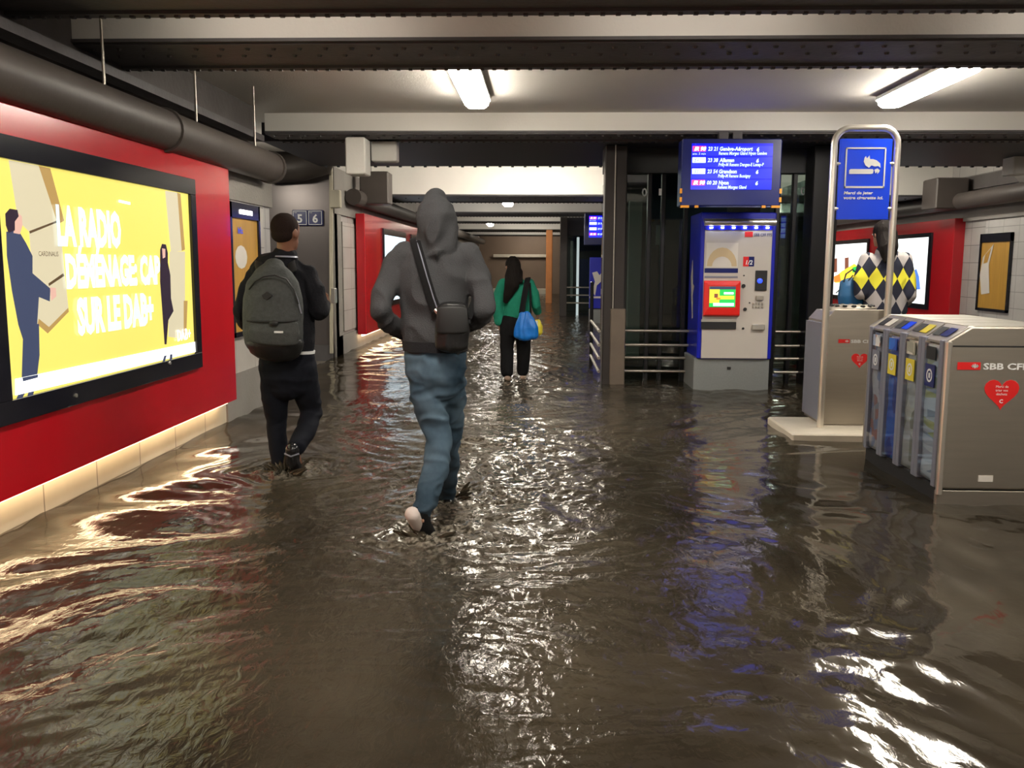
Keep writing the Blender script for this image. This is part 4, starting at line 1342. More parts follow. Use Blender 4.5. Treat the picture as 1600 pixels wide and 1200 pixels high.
# lids: four top plates with openings on each slope
n = 4
Lc = (DF - DN - .09) / n
cols = ['rub_paper', 'rub_mix', 'rub_alu', 'rub_pet']
caps = ['newspapers', 'mixed rubbish', 'cans', 'bottles']
for k in range(n):
    y0 = DN + .045 + k * Lc
    y1 = y0 + Lc
    # top plate
    MB().prism([(sx + ch, y0 + .01, zt2 - .012), (sx + WS - ch, y0 + .01, zt2 - .012), (sx + WS - ch, y0 + .01, zt2), (sx + ch, y0 + .01, zt2)], (0, Lc - .02, 0)).build('lid', 'bright_steel', rs)
    for sd in (0, 1):
        a = (sx + .01, zch - .01) if sd == 0 else (sx + WS - .01, zch - .01)
        c = (sx + ch, zt2 - .004) if sd == 0 else (sx + WS - ch, zt2 - .004)
        fl = MB().prism([(a[0], y0 + .012, a[1]), (c[0], y0 + .012, c[1]), (c[0], y0 + .012, c[1] - .01), (a[0], y0 + .012, a[1] - .012)], (0, Lc - .024, 0)).build('flap', 'steel', rs)
        # opening and coloured label on the slope
        m0 = (a[0] * .75 + c[0] * .25, a[1] * .75 + c[1] * .25 + .004)
        m1 = (a[0] * .25 + c[0] * .75, a[1] * .25 + c[1] * .75 + .004)
        cm = ['navy_sign', 'bag_yellow', 'sign_blue', 'paper'][k]
        MB().prism([(m0[0], y0 + .06, m0[1]), (m1[0], y0 + .06, m1[1]), (m1[0], y0 + .06, m1[1] + .003), (m0[0], y0 + .06, m0[1] + .003)], (0, Lc * .32, 0)).build('flap_label', cm, fl)
        MB().prism([(m0[0], y0 + .06 + Lc * .38, m0[1]), (m1[0], y0 + .06 + Lc * .38, m1[1]), (m1[0], y0 + .06 + Lc * .38, m1[1] + .002), (m0[0], y0 + .06 + Lc * .38, m0[1] + .002)], (0, Lc * .32, 0)).build('opening', 'matt_black', fl)
    # divider posts and window
    MB().bbox(sx - .004, sx + .06, y0, y0 + Lc * .16, .10, zch, .004).build('divider_post', 'pewter', rs)
    MB().bbox(sx - .004, sx + .06, y1 - Lc * .16, y1, .10, zch, .004).build('divider_post', 'pewter', rs)
    MB().box(sx - .002, sx + .001, y0 + Lc * .15, y1 - Lc * .15, .12, zch - .02).build('window', 'clear', rs)
    # crumpled bag
    bg = MB()
    ny, nz = 10, 26
    vs = []
    for i in range(nz):
        for j in range(ny):
            yy = y0 + Lc * .13 + (Lc * .74) * j / (ny - 1)
            zz = .12 + (zch - .16) * i / (nz - 1)
            dx = noise.noise(Vector((yy * 9, zz * 7, k * 5))) * .025 + .022 * math.cos((j / (ny - 1) - .5) * 3)
            vs.append((sx + .022 - dx * .4, yy, zz))
    fs = [(i * ny + j, (i + 1) * ny + j, (i + 1) * ny + j + 1, i * ny + j + 1) for i in range(nz - 1) for j in range(ny - 1)]
    bg.add(vs, fs)
    o = bg.build('refuse_bag', cols[k], rs, True)
    sol = o.modifiers.new('s', 'SOLIDIFY')
    sol.thickness = .02
    # label on window
    ly0, ly1 = y0 + Lc * .28, y1 - Lc * .28
    lc = ['navy_sign', 'bag_yellow', 'bag_yellow', 'pewter'][k]
    lab = MB().box(sx - .007, sx - .003, ly0, ly1, zch - .30, zch - .16).build('window_label', lc, rs)
    rg = []
    cy, cz = (ly0 + ly1) / 2, zch - .23
    for i in range(16):
        a = 2 * math.pi * i / 16
        rg.append([(sx - .0075, cy + r_ * math.cos(a), cz + r_ * math.sin(a)) for r_ in (.03, .042)])
    mbk = MB()
    for i in range(16):
        j = (i + 1) % 16
        mbk.prism([rg[i][0], rg[i][1], rg[j][1], rg[j][0]], (-.0012, 0, 0))
    mbk.box(sx - .0085, sx - .0075, cy - .012, cy + .012, cz - .016, cz + .016)
    mbk.build('label_mark', 'white', lab)
    MB().box(sx - .007, sx - .003, ly0, ly1, zch - .13, zch - .05).build('window_label', 'matt_black' if k == 0 else cols[k], rs)
MB().bbox(sx - .005, sx + .03, DN - .012, DN + .02, .06, zch, .008).build('corner_trim', 'bright_steel', rs)
MB().bbox(sx + .035, sx + WS - .02, DN - .004, DN + .004, zch - .035, zch - .025, .002).build('panel_groove', 'matt_black', rs)
MB().bbox(P(1528, 750, DN).x, P(1551, 750, DN).x, DN - .004, DN + .004, P(1540, 753, DN).z, P(1540, 743, DN).z, .001).build('name_plate', 'paper', rs)
cxx = P(1573, 572, DN).x
bin_front(rs, cxx - .02, DN - .002, P(1540, 578, DN).z, P(1550, 613, DN).z, .54)

# ================================================================== PEOPLE
def finger_hand(mb, wrist, d, nrm, thumb, s=1.0, curl=0.5):
    """palm, four fingers and a thumb. d: direction of the hand; nrm: out of the back of the hand; thumb: towards the thumb side"""
    w_, d, nrm, th = Vector(wrist), Vector(d).normalized(), Vector(nrm).normalized(), Vector(thumb).normalized()
    mb.loft([w_ - d * .02 * s, w_ + d * .03 * s, w_ + d * .085 * s], [(.028 * s, .019 * s), (.037 * s, .017 * s), (.041 * s, .014 * s)], side=th, seg=12)
    for i, (off, ln) in enumerate(((.030, .070), (.010, .078), (-.010, .072), (-.029, .056))):
        b0 = w_ + d * .088 * s + th * off * s
        pts = [b0 - d * .015 * s, b0]
        dirv = d.copy()
        for seg_ in range(3):
            ang = curl * (0.6 + .35 * seg_)
            dirv = (dirv * math.cos(ang) - nrm * math.sin(ang)).normalized()
            dirp = dirv
            pts.append(pts[-1] + dirp * ln * s * (.42, .32, .26)[seg_])
            nn = nrm.copy()
            nrm_l = (nn - dirv * nn.dot(dirv))
            if nrm_l.length > .1:
                nrm = nrm_l.normalized() if seg_ < 2 else nrm
        nrm = Vector(nrm)
        mb.loft(pts, [.0092 * s, .0092 * s, .0088 * s, .008 * s, .007 * s], seg=8)
    b0 = w_ + d * .03 * s + th * .028 * s
    t1 = (th * .75 + d * .65).normalized()
    mb.loft([b0 - t1 * .01, b0 + t1 * .035 * s, b0 + t1 * .05 * s + d * .022 * s - nrm * .012 * s], [.012 * s, .0105 * s, .008 * s], seg=8)


def head(mb, c, s, face, lean=0.0):
    """skull, jaw, nose, ears, lips; face = horizontal direction the face looks to"""
    f = Vector(face).normalized()
    sd = Vector((f.y, -f.x, 0))
    c = Vector(c)
    rot = Matrix((sd, f, Vector((0, 0, 1)))).transposed()
    mb.ell(c + Vector((0, 0, .02 * s)), (.078 * s, .098 * s, .105 * s), rot=rot)
    mb.ell(c + f * .028 * s - Vector((0, 0, .055 * s)), (.058 * s, .062 * s, .068 * s), rot=rot)
    # brow, nose, lips, chin
    mb.ell(c + f * .083 * s + Vector((0, 0, .018 * s)), (.05 * s, .014 * s, .012 * s), rot=rot)
    mb.loft([c + f * .088 * s + Vector((0, 0, .012 * s)), c + f * .108 * s - Vector((0, 0, .028 * s))], [.009 * s, .014 * s], seg=8)
    mb.ell(c + f * .090 * s - Vector((0, 0, .055 * s)), (.022 * s, .009 * s, .009 * s), rot=rot)
    mb.ell(c + f * .076 * s - Vector((0, 0, .098 * s)), (.022 * s, .018 * s, .016 * s), rot=rot)
    for q in (-1, 1):
        mb.ell(c + sd * q * .086 * s - f * .008 * s - Vector((0, 0, .008 * s)), (.008 * s, .017 * s, .031 * s), rot=rot)


def eyes(parent, c, s, face):
    f = Vector(face).normalized()
    sd = Vector((f.y, -f.x, 0))
    for q in (-1, 1):
        MB().ell(Vector(c) + f * .085 * s + sd * q * .032 * s, (.012, .012, .009), 10, 6).build('eye', 'white', parent, True)


# ---------------- man in grey hoodie
dz = 4.95
hip = P(680, 570, dz)
root = Vector((hip.x, 4.85, FL))
hc = P(683, 350, 4.93)
b = MB()
neck = P(683, 385, 4.95)
head(b, hc, 1.05, (0.05, 1, 0))
b.loft([neck - Vector((0, 0, .06)), neck, hc - Vector((0, 0, .06))], [.065, .058, .056])
b.loft([P(681, 575, dz), P(680, 530, dz), P(680, 460, dz), P(680, 410, dz), neck - Vector((0, 0, .03))], [(.13, .08), (.12, .08), (.13, .085), (.125, .07), (.06, .055)])
aL = [P(614, 428, 4.94), P(592, 487, 4.83), P(628, 519, 5.05)]
aR = [P(743, 428, 4.94), P(755, 488, 4.83), P(728, 509, 5.05)]
for a in (aL, aR):
    b.loft([a[0], (a[0] + a[1]) / 2, a[1]], [.034, .036, .030])
    b.loft([a[1], a[2]], [.030, .024])
finger_hand(b, aL[2], P(655, 512, 5.15) - aL[2], (0, -1, 0), (0, 0, 1), 1.0, .2)
finger_hand(b, aR[2], P(705, 508, 5.15) - aR[2], (0, -1, 0), (0, 0, 1), 1.0, .2)
legA = [P(662, 572, dz), P(685, 690, 4.93), P(657, 808, 4.66)]
legB = [P(702, 572, dz), P(700, 682, 5.18), P(699, 778, 5.42)]
for lg in (legA, legB):
    b.loft([lg[0], (lg[0] + lg[1]) / 2, lg[1], (lg[1] + lg[2]) / 2, lg[2]], [.060, .050, .036, .034, .028])
toeA = P(674, 846, 4.77)
b.loft([legA[2], legA[2] * .4 + toeA * .6, toeA], [(.035, .035), (.042, .03), (.035, .018)])
toeB = legB[2] + Vector((0.02, .17, -.10))
b.loft([legB[2], legB[2] - Vector((0, .0, .06)), toeB], [.035, .038, .03])
man = organic('person', b, 'skin_light', None, .009, 3, root=root)
tag(man, 'person in a charcoal hooded sweatshirt and faded jeans wading away, hands at the front', 'person')
# hooded sweatshirt
b = MB()
w0 = .00354
b.loft([P(680, 541, dz), P(680, 525, dz), P(679, 490, dz), P(679, 450, dz), P(680, 420, dz), P(681, 400, dz), P(682, 384, dz)],
       [(50 * w0, .125), (52 * w0, .135), (52 * w0, .135), (57 * w0, .14), (63 * w0, .135), (58 * w0, .12), (32 * w0, .10)], seg=24)
# sleeves
b.loft([P(636, 400, 4.95), P(617, 418, 4.95), P(604, 450, 4.9), P(593, 484, 4.84)], [.082, .078, .070, .064])
b.loft([P(593, 484, 4.84), P(606, 503, 4.93), P(626, 517, 5.04)], [.064, .056, .046])
b.loft([P(726, 398, 4.95), P(740, 418, 4.95), P(751, 452, 4.9), P(757, 484, 4.84)], [.082, .078, .070, .062])
b.loft([P(757, 484, 4.84), P(748, 497, 4.93), P(730, 507, 5.04)], [.062, .054, .046])
# hood
b.loft([P(684, 396, 4.94), P(684, 380, 4.93), P(683, 360, 4.92), P(683, 340, 4.92), P(683, 324, 4.93), P(681, 311, 4.94)],
       [(.135, .11), (.118, .125), (.112, .135), (.110, .135), (.098, .12), (.062, .08)], seg=24)
b.loft([P(650, 402, 4.9), P(684, 396, 4.84), P(716, 400, 4.9)], [.034, .042, .034])
hd = organic('hooded_sweatshirt', b, 'hoodie', man, .009, 3, folds=(.015, 8, (1, 1, .7)))
b = MB()
b.loft([P(680, 548, dz), P(680, 532, dz)], [(51 * w0, .133), (52.5 * w0, .139)], seg=28, round_ends=False)
b.build('waistband', 'rib', hd, True)
for (p, q_) in ((aL[2], P(617, 512, 5.0)), (aR[2], P(738, 503, 5.0))):
    MB().loft([p + (p - q_).normalized() * .02, q_], [.042, .05], round_ends=False).build('cuff', 'rib', hd, True)
#MB().tube([P(683, 307, 4.86), P(684, 330, 4.785), P(684, 355, 4.775), P(684, 380, 4.80)], .004, 6).build('hood_seam', 'hoodie', hd, True)
# jeans
b = MB()
b.loft([P(680, 540, dz), P(680, 560, dz), P(681, 585, dz), P(681, 603, dz)], [(.165, .11), (.172, .125), (.168, .13), (.14, .11)], seg=24)
b.loft([P(660, 570, dz), P(666, 615, 4.94), P(678, 655, 4.93), P(686, 690, 4.92), P(682, 730, 4.85), P(670, 768, 4.75), P(661, 800, 4.68)],
       [(.094, .10), (.096, .098), (.084, .085), (.072, .075), (.072, .074), (.064, .066), (.058, .062)], seg=18)
b.loft([P(704, 570, dz), P(705, 620, 5.04), P(704, 682, 5.16), P(702, 730, 5.30), P(698, 774, 5.41)], [(.088, .095), (.086, .09), (.064, .07), (.060, .062), (.052, .055)], seg=18)
organic('jeans', b, 'jeans', man, .009, 2, folds=(.015, 8.0, (.7, 1, 1.6)))
# shoes
h0 = P(643, 812, 4.60)
t0 = P(676, 849, 4.78)
b = MB()
b.loft([h0 + Vector((0, .03, .02)), (h0 * .6 + t0 * .4) + Vector((0, .03, .015)), t0 + Vector((0, .02, .01))], [(.042, .048), (.05, .042), (.042, .026)], side=(1, .4, .6))
sh = organic('shoe', b, 'shoe_white', man, .006, 2)
b = MB()
b.loft([P(656, 800, 4.67), P(662, 822, 4.70), P(674, 838, 4.76)], [.05, .046, .036])
organic('ankle_sock', b, 'black_cloth', man, .008, 2)
b = MB()
q = legB[2]
b.loft([q - Vector((0, .05, .03)), q + Vector((.01, .06, -.075)), q + Vector((.02, .18, -.10))], [(.045, .05), (.05, .045), (.04, .03)], side=(1, 0, 0))
organic('shoe', b, 'shoe_black', man, .007, 2)

# messenger bag
t = thing('shoulder_bag', P(706, 545, 4.76), 'black shoulder bag slung across the back of the hooded person', 'bag')
b = MB()
b.loft([P(706, 540, 4.765), P(707, 515, 4.765), P(706, 480, 4.77)], [(.092, .045), (.094, .05), (.082, .035)], seg=20)
organic('bag_body', b, 'black_nylon', t, .007, 3, folds=(.006, 9, (1, 1, 1)))
MB().loft([P(707, 518, 4.73), P(706, 482, 4.735)], [(.088, .02), (.08, .02)], seg=16).build('flap', 'matt_black', t, True)


def strap(pts, w_, th, name, mname, parent):
    bm_ = MB()
    bm_.loft(pts, [(w_, th)] * len(pts), side=(1, 0, .25), seg=8, round_ends=False)
    return bm_.build(name, mname, parent, True)


st = strap([P(647, 372, 5.0), P(649, 378, 4.86), P(655, 400, 4.80), P(664, 432, 4.79), P(674, 465, 4.785), P(682, 486, 4.78)], .028, .004, 'strap', 'black_cloth', t)
strap([P(651, 376, 4.865), P(658, 400, 4.792), P(667, 432, 4.783), P(677, 465, 4.778), P(683, 482, 4.774)], .0035, .003, 'strap_seam', 'pewter', st)
strap([P(731, 498, 4.80), P(742, 470, 4.87), P(744, 440, 4.95)], .022, .004, 'strap', 'black_cloth', t)
MB().tube([P(680, 484, 4.77), P(685, 490, 4.76)], .01, 8).build('buckle', 'bright_steel', t, True)

# ---------------- man with backpack
dz = 6.2
w1 = .00443
root = Vector((P(440, 560, dz).x, 6.2, FL))
hc = P(447, 364, 6.18)
b = MB()
head(b, hc, 1.08, (.42, 1, 0))
neck = P(446, 400, 6.2)
b.loft([neck - Vector((0, 0, .06)), neck, hc - Vector((0, 0, .05))], [.07, .062, .062])
b.loft([P(448, 565, dz), P(447, 520, dz), P(443, 460, dz), P(441, 420, dz), neck - Vector((0, 0, .02))], [(.13, .08), (.12, .08), (.14, .085), (.13, .07), (.065, .06)])
aL = [P(404, 434, 6.2), P(380, 486, 6.12), P(384, 512, 6.42)]
aR = [P(476, 432, 6.2), P(497, 488, 6.15), P(505, 475, 6.42)]
for a in (aL, aR):
    b.loft([a[0], (a[0] + a[1]) / 2, a[1]], [.032, .034, .030])
    b.loft([a[1], a[2]], [.030, .024])
finger_hand(b, aL[2], (.2, 1, .1), (-.9, 0, .3), (0, 0, 1), 1.0, .45)
finger_hand(b, aR[2], Vector((.10, .5, .12)), (.7, -.2, -.4), (-.3, 0, 1), 1.0, .5)
lL = [P(428, 572, 6.2), P(431, 655, 6.28), P(437, 722, 6.22)]
lR = [P(470, 572, 6.2), P(487, 648, 6.32), P(459, 702, 6.02)]
for lg in (lL, lR):
    b.loft([lg[0], (lg[0] + lg[1]) / 2, lg[1], (lg[1] + lg[2]) / 2, lg[2]], [.062, .052, .036, .034, .028])
b.loft([lL[2], lL[2] - Vector((0, 0, .08)), lL[2] + Vector((0, .18, -.12))], [.036, .038, .03])
b.loft([lR[2], lR[2] + Vector((.0, .04, -.09)), lR[2] + Vector((.0, .12, -.16))], [.036, .04, .03])
m2 = organic('person', b, 'skin_brown', None, .009, 3, root=root)
tag(m2, 'person with short dark hair in a black jacket and dark trousers, wearing a grey backpack', 'person')
b = MB()
f_ = Vector((.42, 1, 0)).normalized()
rt = Matrix((Vector((f_.y, -f_.x, 0)), f_, Vector((0, 0, 1)))).transposed()
b.ell(hc - f_ * .016 + Vector((0, 0, .040)), (.0895, .106, .098), 20, 12, rot=rt)
b.ell(hc - f_ * .040 + Vector((0, 0, -.010)), (.080, .075, .062), 16, 8, rot=rt)
organic('short_hair', b, 'hair_short', m2, .007, 3)
# jacket
b = MB()
b.loft([P(448, 541, dz), P(448, 515, dz), P(445, 470, dz), P(441, 440, dz), P(441, 422, dz), P(443, 408, dz), P(446, 400, dz)],
       [(44 * w1, .13), (44 * w1, .135), (46 * w1, .135), (50 * w1, .13), (51 * w1, .12), (38 * w1, .10), (19 * w1, .085)], seg=24)
b.loft([P(402, 425, 6.2), P(446, 408, 6.2), P(482, 424, 6.2)], [.055, .07, .055])
b.loft([P(402, 430, 6.2), P(387, 455, 6.16), P(379, 485, 6.13)], [.07, .066, .060])
b.loft([P(379, 485, 6.13), P(381, 498, 6.25), P(384, 508, 6.36)], [.064, .055, .045])
b.loft([P(480, 430, 6.2), P(492, 455, 6.17), P(499, 486, 6.14)], [.070, .070, .064])
b.loft([P(499, 486, 6.14), P(503, 480, 6.28), P(506, 474, 6.38)], [.066, .056, .045])
jk = organic('jacket', b, 'black_jacket', m2, .009, 3, folds=(.012, 8, (1, 1, .9)))
MB().loft([P(449, 551, dz), P(449, 546.5, dz)], [(43.5 * w1, .128), (44 * w1, .131)], seg=28, round_ends=False).build('shirt_hem', 'white', jk, True)
MB().loft([P(446, 402, 6.18), P(446, 399.5, 6.18)], [(19.5 * w1, .088), (18 * w1, .082)], seg=24, round_ends=False).build('collar_band', 'pewter', jk, True)
# trousers
b = MB()
b.loft([P(449, 545, dz), P(449, 565, dz), P(449, 590, dz), P(449, 604, dz)], [(.185, .115), (.198, .13), (.195, .135), (.16, .11)], seg=24)
b.loft([P(428, 572, dz), P(430, 620, 6.24), P(432, 660, 6.28), P(434, 695, 6.25), P(437, 722, 6.22)], [(.105, .11), (.096, .10), (.072, .08), (.068, .075), (.062, .066)], seg=18)
b.loft([P(471, 572, dz), P(480, 615, 6.28), P(487, 645, 6.32), P(477, 675, 6.18), P(463, 698, 6.05)], [(.105, .11), (.095, .10), (.078, .082), (.072, .075), (.062, .066)], seg=18)
organic('trousers', b, 'navy_trouser', m2, .009, 3, folds=(.006, 8, (1, 1, 1.3)))
b = MB()
q = lR[2]
b.loft([q + Vector((0, -.03, .01)), q + Vector((-.01, .0, -.09)), q + Vector((.01, .08, -.18))], [(.048, .05), (.05, .045), (.042, .03)], side=(1, 0, 0))
s_ = organic('shoe', b, 'shoe_black', m2, .007, 2)
MB().tube([q + Vector((-.05, -.05, -.02)), q + Vector((0, -.075, -.035)), q + Vector((.05, -.05, -.02))], .006, 6).build('shoe_stripe', 'pewter', s_, True)
b = MB()
q = lL[2]
b.loft([q + Vector((0, -.04, -.05)), q + Vector((0, .06, -.10)), q + Vector((0, .19, -.12))], [(.045, .05), (.05, .04), (.04, .03)], side=(1, 0, 0))
organic('shoe', b, 'shoe_black', m2, .007, 2)
# phone in hand
q = aR[2] + Vector((.035, .12, .06))
ph = MB().bbox(q.x - .004, q.x + .03, q.y - .03, q.y + .045, q.z - .06, q.z + .05, .004).build('phone', 'bright_steel')
tag(ph, 'small pale phone in the right hand of the person with the backpack', 'phone')

# backpack
t = thing('backpack', P(427, 548, 5.98), 'mottled grey canvas backpack with black bottom on the back of the left person', 'backpack')
b = MB()
db = 5.985
b.loft([P(428, 536, db), P(427, 520, db), P(427, 495, db), P(426, 465, db), P(426, 440, db + .01), P(427, 424, db + .03), P(429, 414, db + .05)],
       [(44 * w1, .10), (47 * w1, .115), (47 * w1, .115), (45 * w1, .11), (39 * w1, .095), (28 * w1, .075), (15 * w1, .05)], seg=26)
bp = organic('main_compartment', b, 'pack', t, .009, 3, folds=(.006, 6, (1, 1, .8)))
b = MB()
b.loft([P(429, 548, db + .01), P(429, 540, db), P(429, 534, db)], [(40 * w1, .085), (44 * w1, .108), (45.5 * w1, .112)], seg=24)
b.build('bottom_panel', 'black_nylon', t, True)
b = MB()
b.loft([P(428, 534, db - .10), P(428, 518, db - .105), P(428, 504, db - .095)], [(38 * w1, .035), (39 * w1, .038), (37 * w1, .02)], seg=22)
fp = organic('front_pocket', b, 'pack', t, .008, 3)
MB().tube([P(386, 501, db - .098), P(405, 502.5, db - .128), P(428, 503, db - .135), P(452, 502, db - .125), P(466, 500, db - .095)], .006, 6).build('pocket_zip', 'matt_black', t, True)
MB().tube([P(389, 452, db - .08), P(398, 440, db - .098), P(412, 432, db - .108), P(430, 430, db - .11), P(447, 436, db - .108), P(459, 452, db - .098), P(466, 475, db - .08)], .006, 6).build('main_zip', 'matt_black', t, True)
MB().tube([P(459, 452, db - .09), P(465, 468, db - .08), P(471, 490, db - .07)], .005, 6).build('side_zip', 'pewter', t, True)
c = P(417, 462, db - .12)
MB().prism([c + Vector((a, 0, e)) for a, e in ((-.035, 0), (0, .027), (.035, 0), (0, -.027))], (0, .012, 0)).build('diamond_patch', 'matt_black', t)
c = P(435, 519, db - .145)
MB().bbox(c.x - .03, c.x + .03, c.y, c.y + .012, c.z - .007, c.z + .007, .002).build('name_tag', 'white', t)
c = P(428, 505, db - .145)
MB().ell(c, (.03, .012, .02)).build('zip_pull', 'matt_black', t, True)
for (u0, u1) in ((404, 398), (455, 472)):
    strap([P(u0 + 3, 425, 6.05), P(u0, 412, 6.10), P(u0, 405, 6.2), P(u0, 416, 6.31), P(u1, 450, 6.35), P(u1, 490, 6.31)], .028, .006, 'shoulder_strap', 'matt_black', t)
strap([P(421, 418, 6.04), P(427, 409, 6.06), P(434, 418, 6.04)], .010, .004, 'grab_handle', 'matt_black', t)

# ---------------- woman in green
dz = 11.1
w2 = .00793
root = Vector((P(805, 560, dz).x, 11.1, FL))
hc = P(800, 417, 11.1)
b = MB()
head(b, hc, .98, (-.55, .85, 0))
neck = P(803, 436, dz)
b.loft([neck - Vector((0, 0, .05)), neck, hc - Vector((0, 0, .05))], [.055, .048, .048])
b.loft([P(805, 505, dz), P(806, 475, dz), P(806, 450, dz), neck], [(.14, .09), (.12, .085), (.14, .09), (.06, .055)])
aL = [P(784, 444, dz), P(778, 475, dz - .05), P(780, 502, dz + .02)]
aR = [P(828, 444, dz), P(837, 474, dz - .05), P(839, 487, dz + .12)]
for a in (aL, aR):
    b.loft([a[0], a[1], a[2]], [.032, .028, .022])
finger_hand(b, aL[2], (.0, .1, -1), (-1, 0, 0), (0, 1, 0), .95, .3)
finger_hand(b, aR[2], (.05, .3, -1), (1, 0, 0), (0, 1, 0), .95, .7)
lL = [P(793, 510, dz), P(792, 550, dz + .05), P(793, 584, dz)]
lR = [P(817, 510, dz), P(818, 550, dz + .05), P(817, 582, dz + .15)]
for lg in (lL, lR):
    b.loft([lg[0], lg[1], lg[2]], [.06, .038, .030])
    b.loft([lg[2], lg[2] + Vector((0, 0, -.06)), lg[2] + Vector((0, .14, -.075))], [.034, .036, .028])
m3 = organic('person', b, 'skin_mid', None, .010, 3, root=root)
tag(m3, 'person with long black hair, emerald green jacket and black trousers, down the passage', 'person')
eyes(m3, hc, .98, (-.55, .85, 0))
b = MB()
b.ell(hc + Vector((.012, -.012, .03)), (.093, .105, .105), 18, 10)
b.loft([hc + Vector((.03, -.05, .04)), P(802, 430, dz - .10), P(799, 446, dz - .14), P(793, 462, dz - .13), P(790, 472, dz - .12)], [(.08, .06), (.10, .07), (.095, .06), (.06, .04), (.03, .02)], seg=16)
b.loft([P(810, 425, dz - .06), P(812, 440, dz - .12)], [(.06, .05), (.04, .03)])
organic('long_hair', b, 'hair', m3, .009, 3, folds=(.006, 12, (1.6, 1.6, .25)))
b = MB()
b.loft([P(807, 493, dz), P(807, 480, dz), P(806, 462, dz), P(806, 448, dz), P(805, 439, dz)], [(.175, .12), (.17, .12), (.165, .12), (.175, .115), (.10, .08)], seg=22)
b.loft([P(787, 443, dz), P(779, 462, dz - .03), P(777, 480, dz - .04), P(779, 503, dz)], [.07, .068, .062, .058])
b.loft([P(826, 443, dz), P(834, 460, dz - .03), P(838, 478, dz - .03), P(840, 486, dz + .06)], [.07, .066, .06, .052])
organic('green_jacket', b, 'green', m3, .010, 3, folds=(.010, 8, (1, 1, .6)))
b = MB()
b.loft([P(805, 492, dz), P(805, 505, dz), P(805, 518, dz)], [(.16, .11), (.185, .12), (.16, .11)], seg=22)
b.loft([P(793, 510, dz), P(792, 545, dz + .03), P(792, 582, dz)], [.10, .088, .078])
b.loft([P(817, 510, dz), P(818, 545, dz + .05), P(817, 580, dz + .12)], [.10, .088, .076])
organic('trousers', b, 'black_cloth', m3, .010, 3, folds=(.006, 8, (1, 1, .6)))
for lg in (lL, lR):
    b = MB()
    b.loft([lg[2] + Vector((0, -.05, -.05)), lg[2] + Vector((0, .06, -.07)), lg[2] + Vector((0, .15, -.08))], [(.042, .035), (.044, .035), (.036, .025)])
    organic('shoe', b, 'shoe_beige', m3, .008, 2)
t = thing('shopping_bag', P(822, 527, 10.93), 'bright blue bag hanging from the shoulder of the person in green', 'bag')
b = MB()
b.loft([P(822, 525, 10.93), P(822, 512, 10.93), P(821, 498, 10.93), P(820, 489, 10.93)], [(.15, .07), (.145, .065), (.10, .045), (.07, .02)], seg=20)
organic('bag_body', b, 'bag_blue', t, .009, 3, folds=(.012, 9, (1.5, 1, .4)))
strap([P(815, 490, 10.93), P(819, 465, 10.94), P(823, 442, 10.96), P(825, 434, 11.08)], .035, .006, 'strap', 'black_cloth', t)
strap([P(829, 490, 10.94), P(829, 465, 10.96), P(828, 442, 10.99)], .012, .006, 'strap', 'black_cloth', t)
t = thing('carrier_bag', P(841, 522, 11.2), 'small yellow and white carrier bag in the right hand of the person in green', 'bag')
b = MB()
b.loft([P(842, 520, 11.2), P(841, 510, 11.2), P(840, 501, 11.2)], [(.055, .04), (.06, .04), (.035, .02)], seg=14)
organic('bag_body', b, 'bag_yellow', t, .008, 2, folds=(.006, 14, (1, 1, .5)))
MB().loft([P(838, 517, 11.155), P(838, 502, 11.16)], [(.025, .012), (.018, .01)], seg=12).build('white_print', 'bag_white', t, True)

# ---------------- person in argyle sweater
dz = 8.75
w3 = dz / 1400
root = Vector((P(1385, 560, dz).x, dz, FL))
hc = P(1379, 366, dz)
b = MB()
head(b, hc, 1.02, (-.35, .9, 0))
neck = P(1382, 390, dz)
b.loft([neck - Vector((0, 0, .06)), neck, hc - Vector((0, 0, .05))], [.06, .05, .05])
b.loft([P(1383, 520, dz), P(1384, 470, dz), P(1384, 430, dz), neck], [(.15, .10), (.14, .09), (.15, .095), (.06, .055)])
aL = [P(1352, 408, dz), P(1346, 458, dz - .02), P(1336, 440, dz + .18)]
aR = [P(1415, 406, dz), P(1419, 462, dz - .05), P(1410, 476, dz + .22)]
for a in (aL, aR):
    b.loft([a[0], a[1], a[2]], [.032, .028, .022])
finger_hand(b, aL[2], (-.5, .8, -.1), (0, -.2, 1), (1, 0, 0), .95, .7)
finger_hand(b, aR[2], (-.2, 1, 0), (1, 0, .2), (0, 0, 1), .95, .5)
for u in (1368, 1398):
    h_ = P(u, 530, dz)
    b.loft([h_, (h_.x, dz + .02, .48), (h_.x, dz, .08)], [.06, .038, .030])
    b.loft([(h_.x, dz - .03, .05), (h_.x, dz + .15, FL + .03)], [.04, .03])
m4 = organic('person', b, 'skin_mid', None, .010, 3, root=root)
tag(m4, 'person in an argyle sweater of grey, navy and yellow diamonds standing behind the bins', 'person')
eyes(m4, hc, 1.02, (-.35, .9, 0))
b = MB()
b.ell(hc + Vector((.01, -.015, .03)), (.10, .112, .11), 18, 10)
b.loft([hc + Vector((.02, -.05, .0)), P(1388, 388, dz - .12), P(1388, 408, dz - .15)], [(.10, .08), (.09, .07), (.05, .03)], seg=16)
organic('long_hair', b, 'hair', m4, .009, 3, folds=(.006, 12, (1.6, 1.6, .25)))
b = MB()
b.loft([P(1383, 488, dz), P(1383, 470, dz), P(1384, 440, dz), P(1384, 415, dz), P(1384, 402, dz), P(1382, 393, dz)],
       [(.205, .14), (.205, .14), (.20, .14), (.205, .13), (.19, .11), (.085, .075)], seg=24)
b.loft([P(1356, 406, dz), P(1347, 435, dz - .02), P(1345, 458, dz - .02)], [.08, .078, .068])
b.loft([P(1345, 458, dz - .02), P(1338, 446, dz + .13)], [.068, .05])
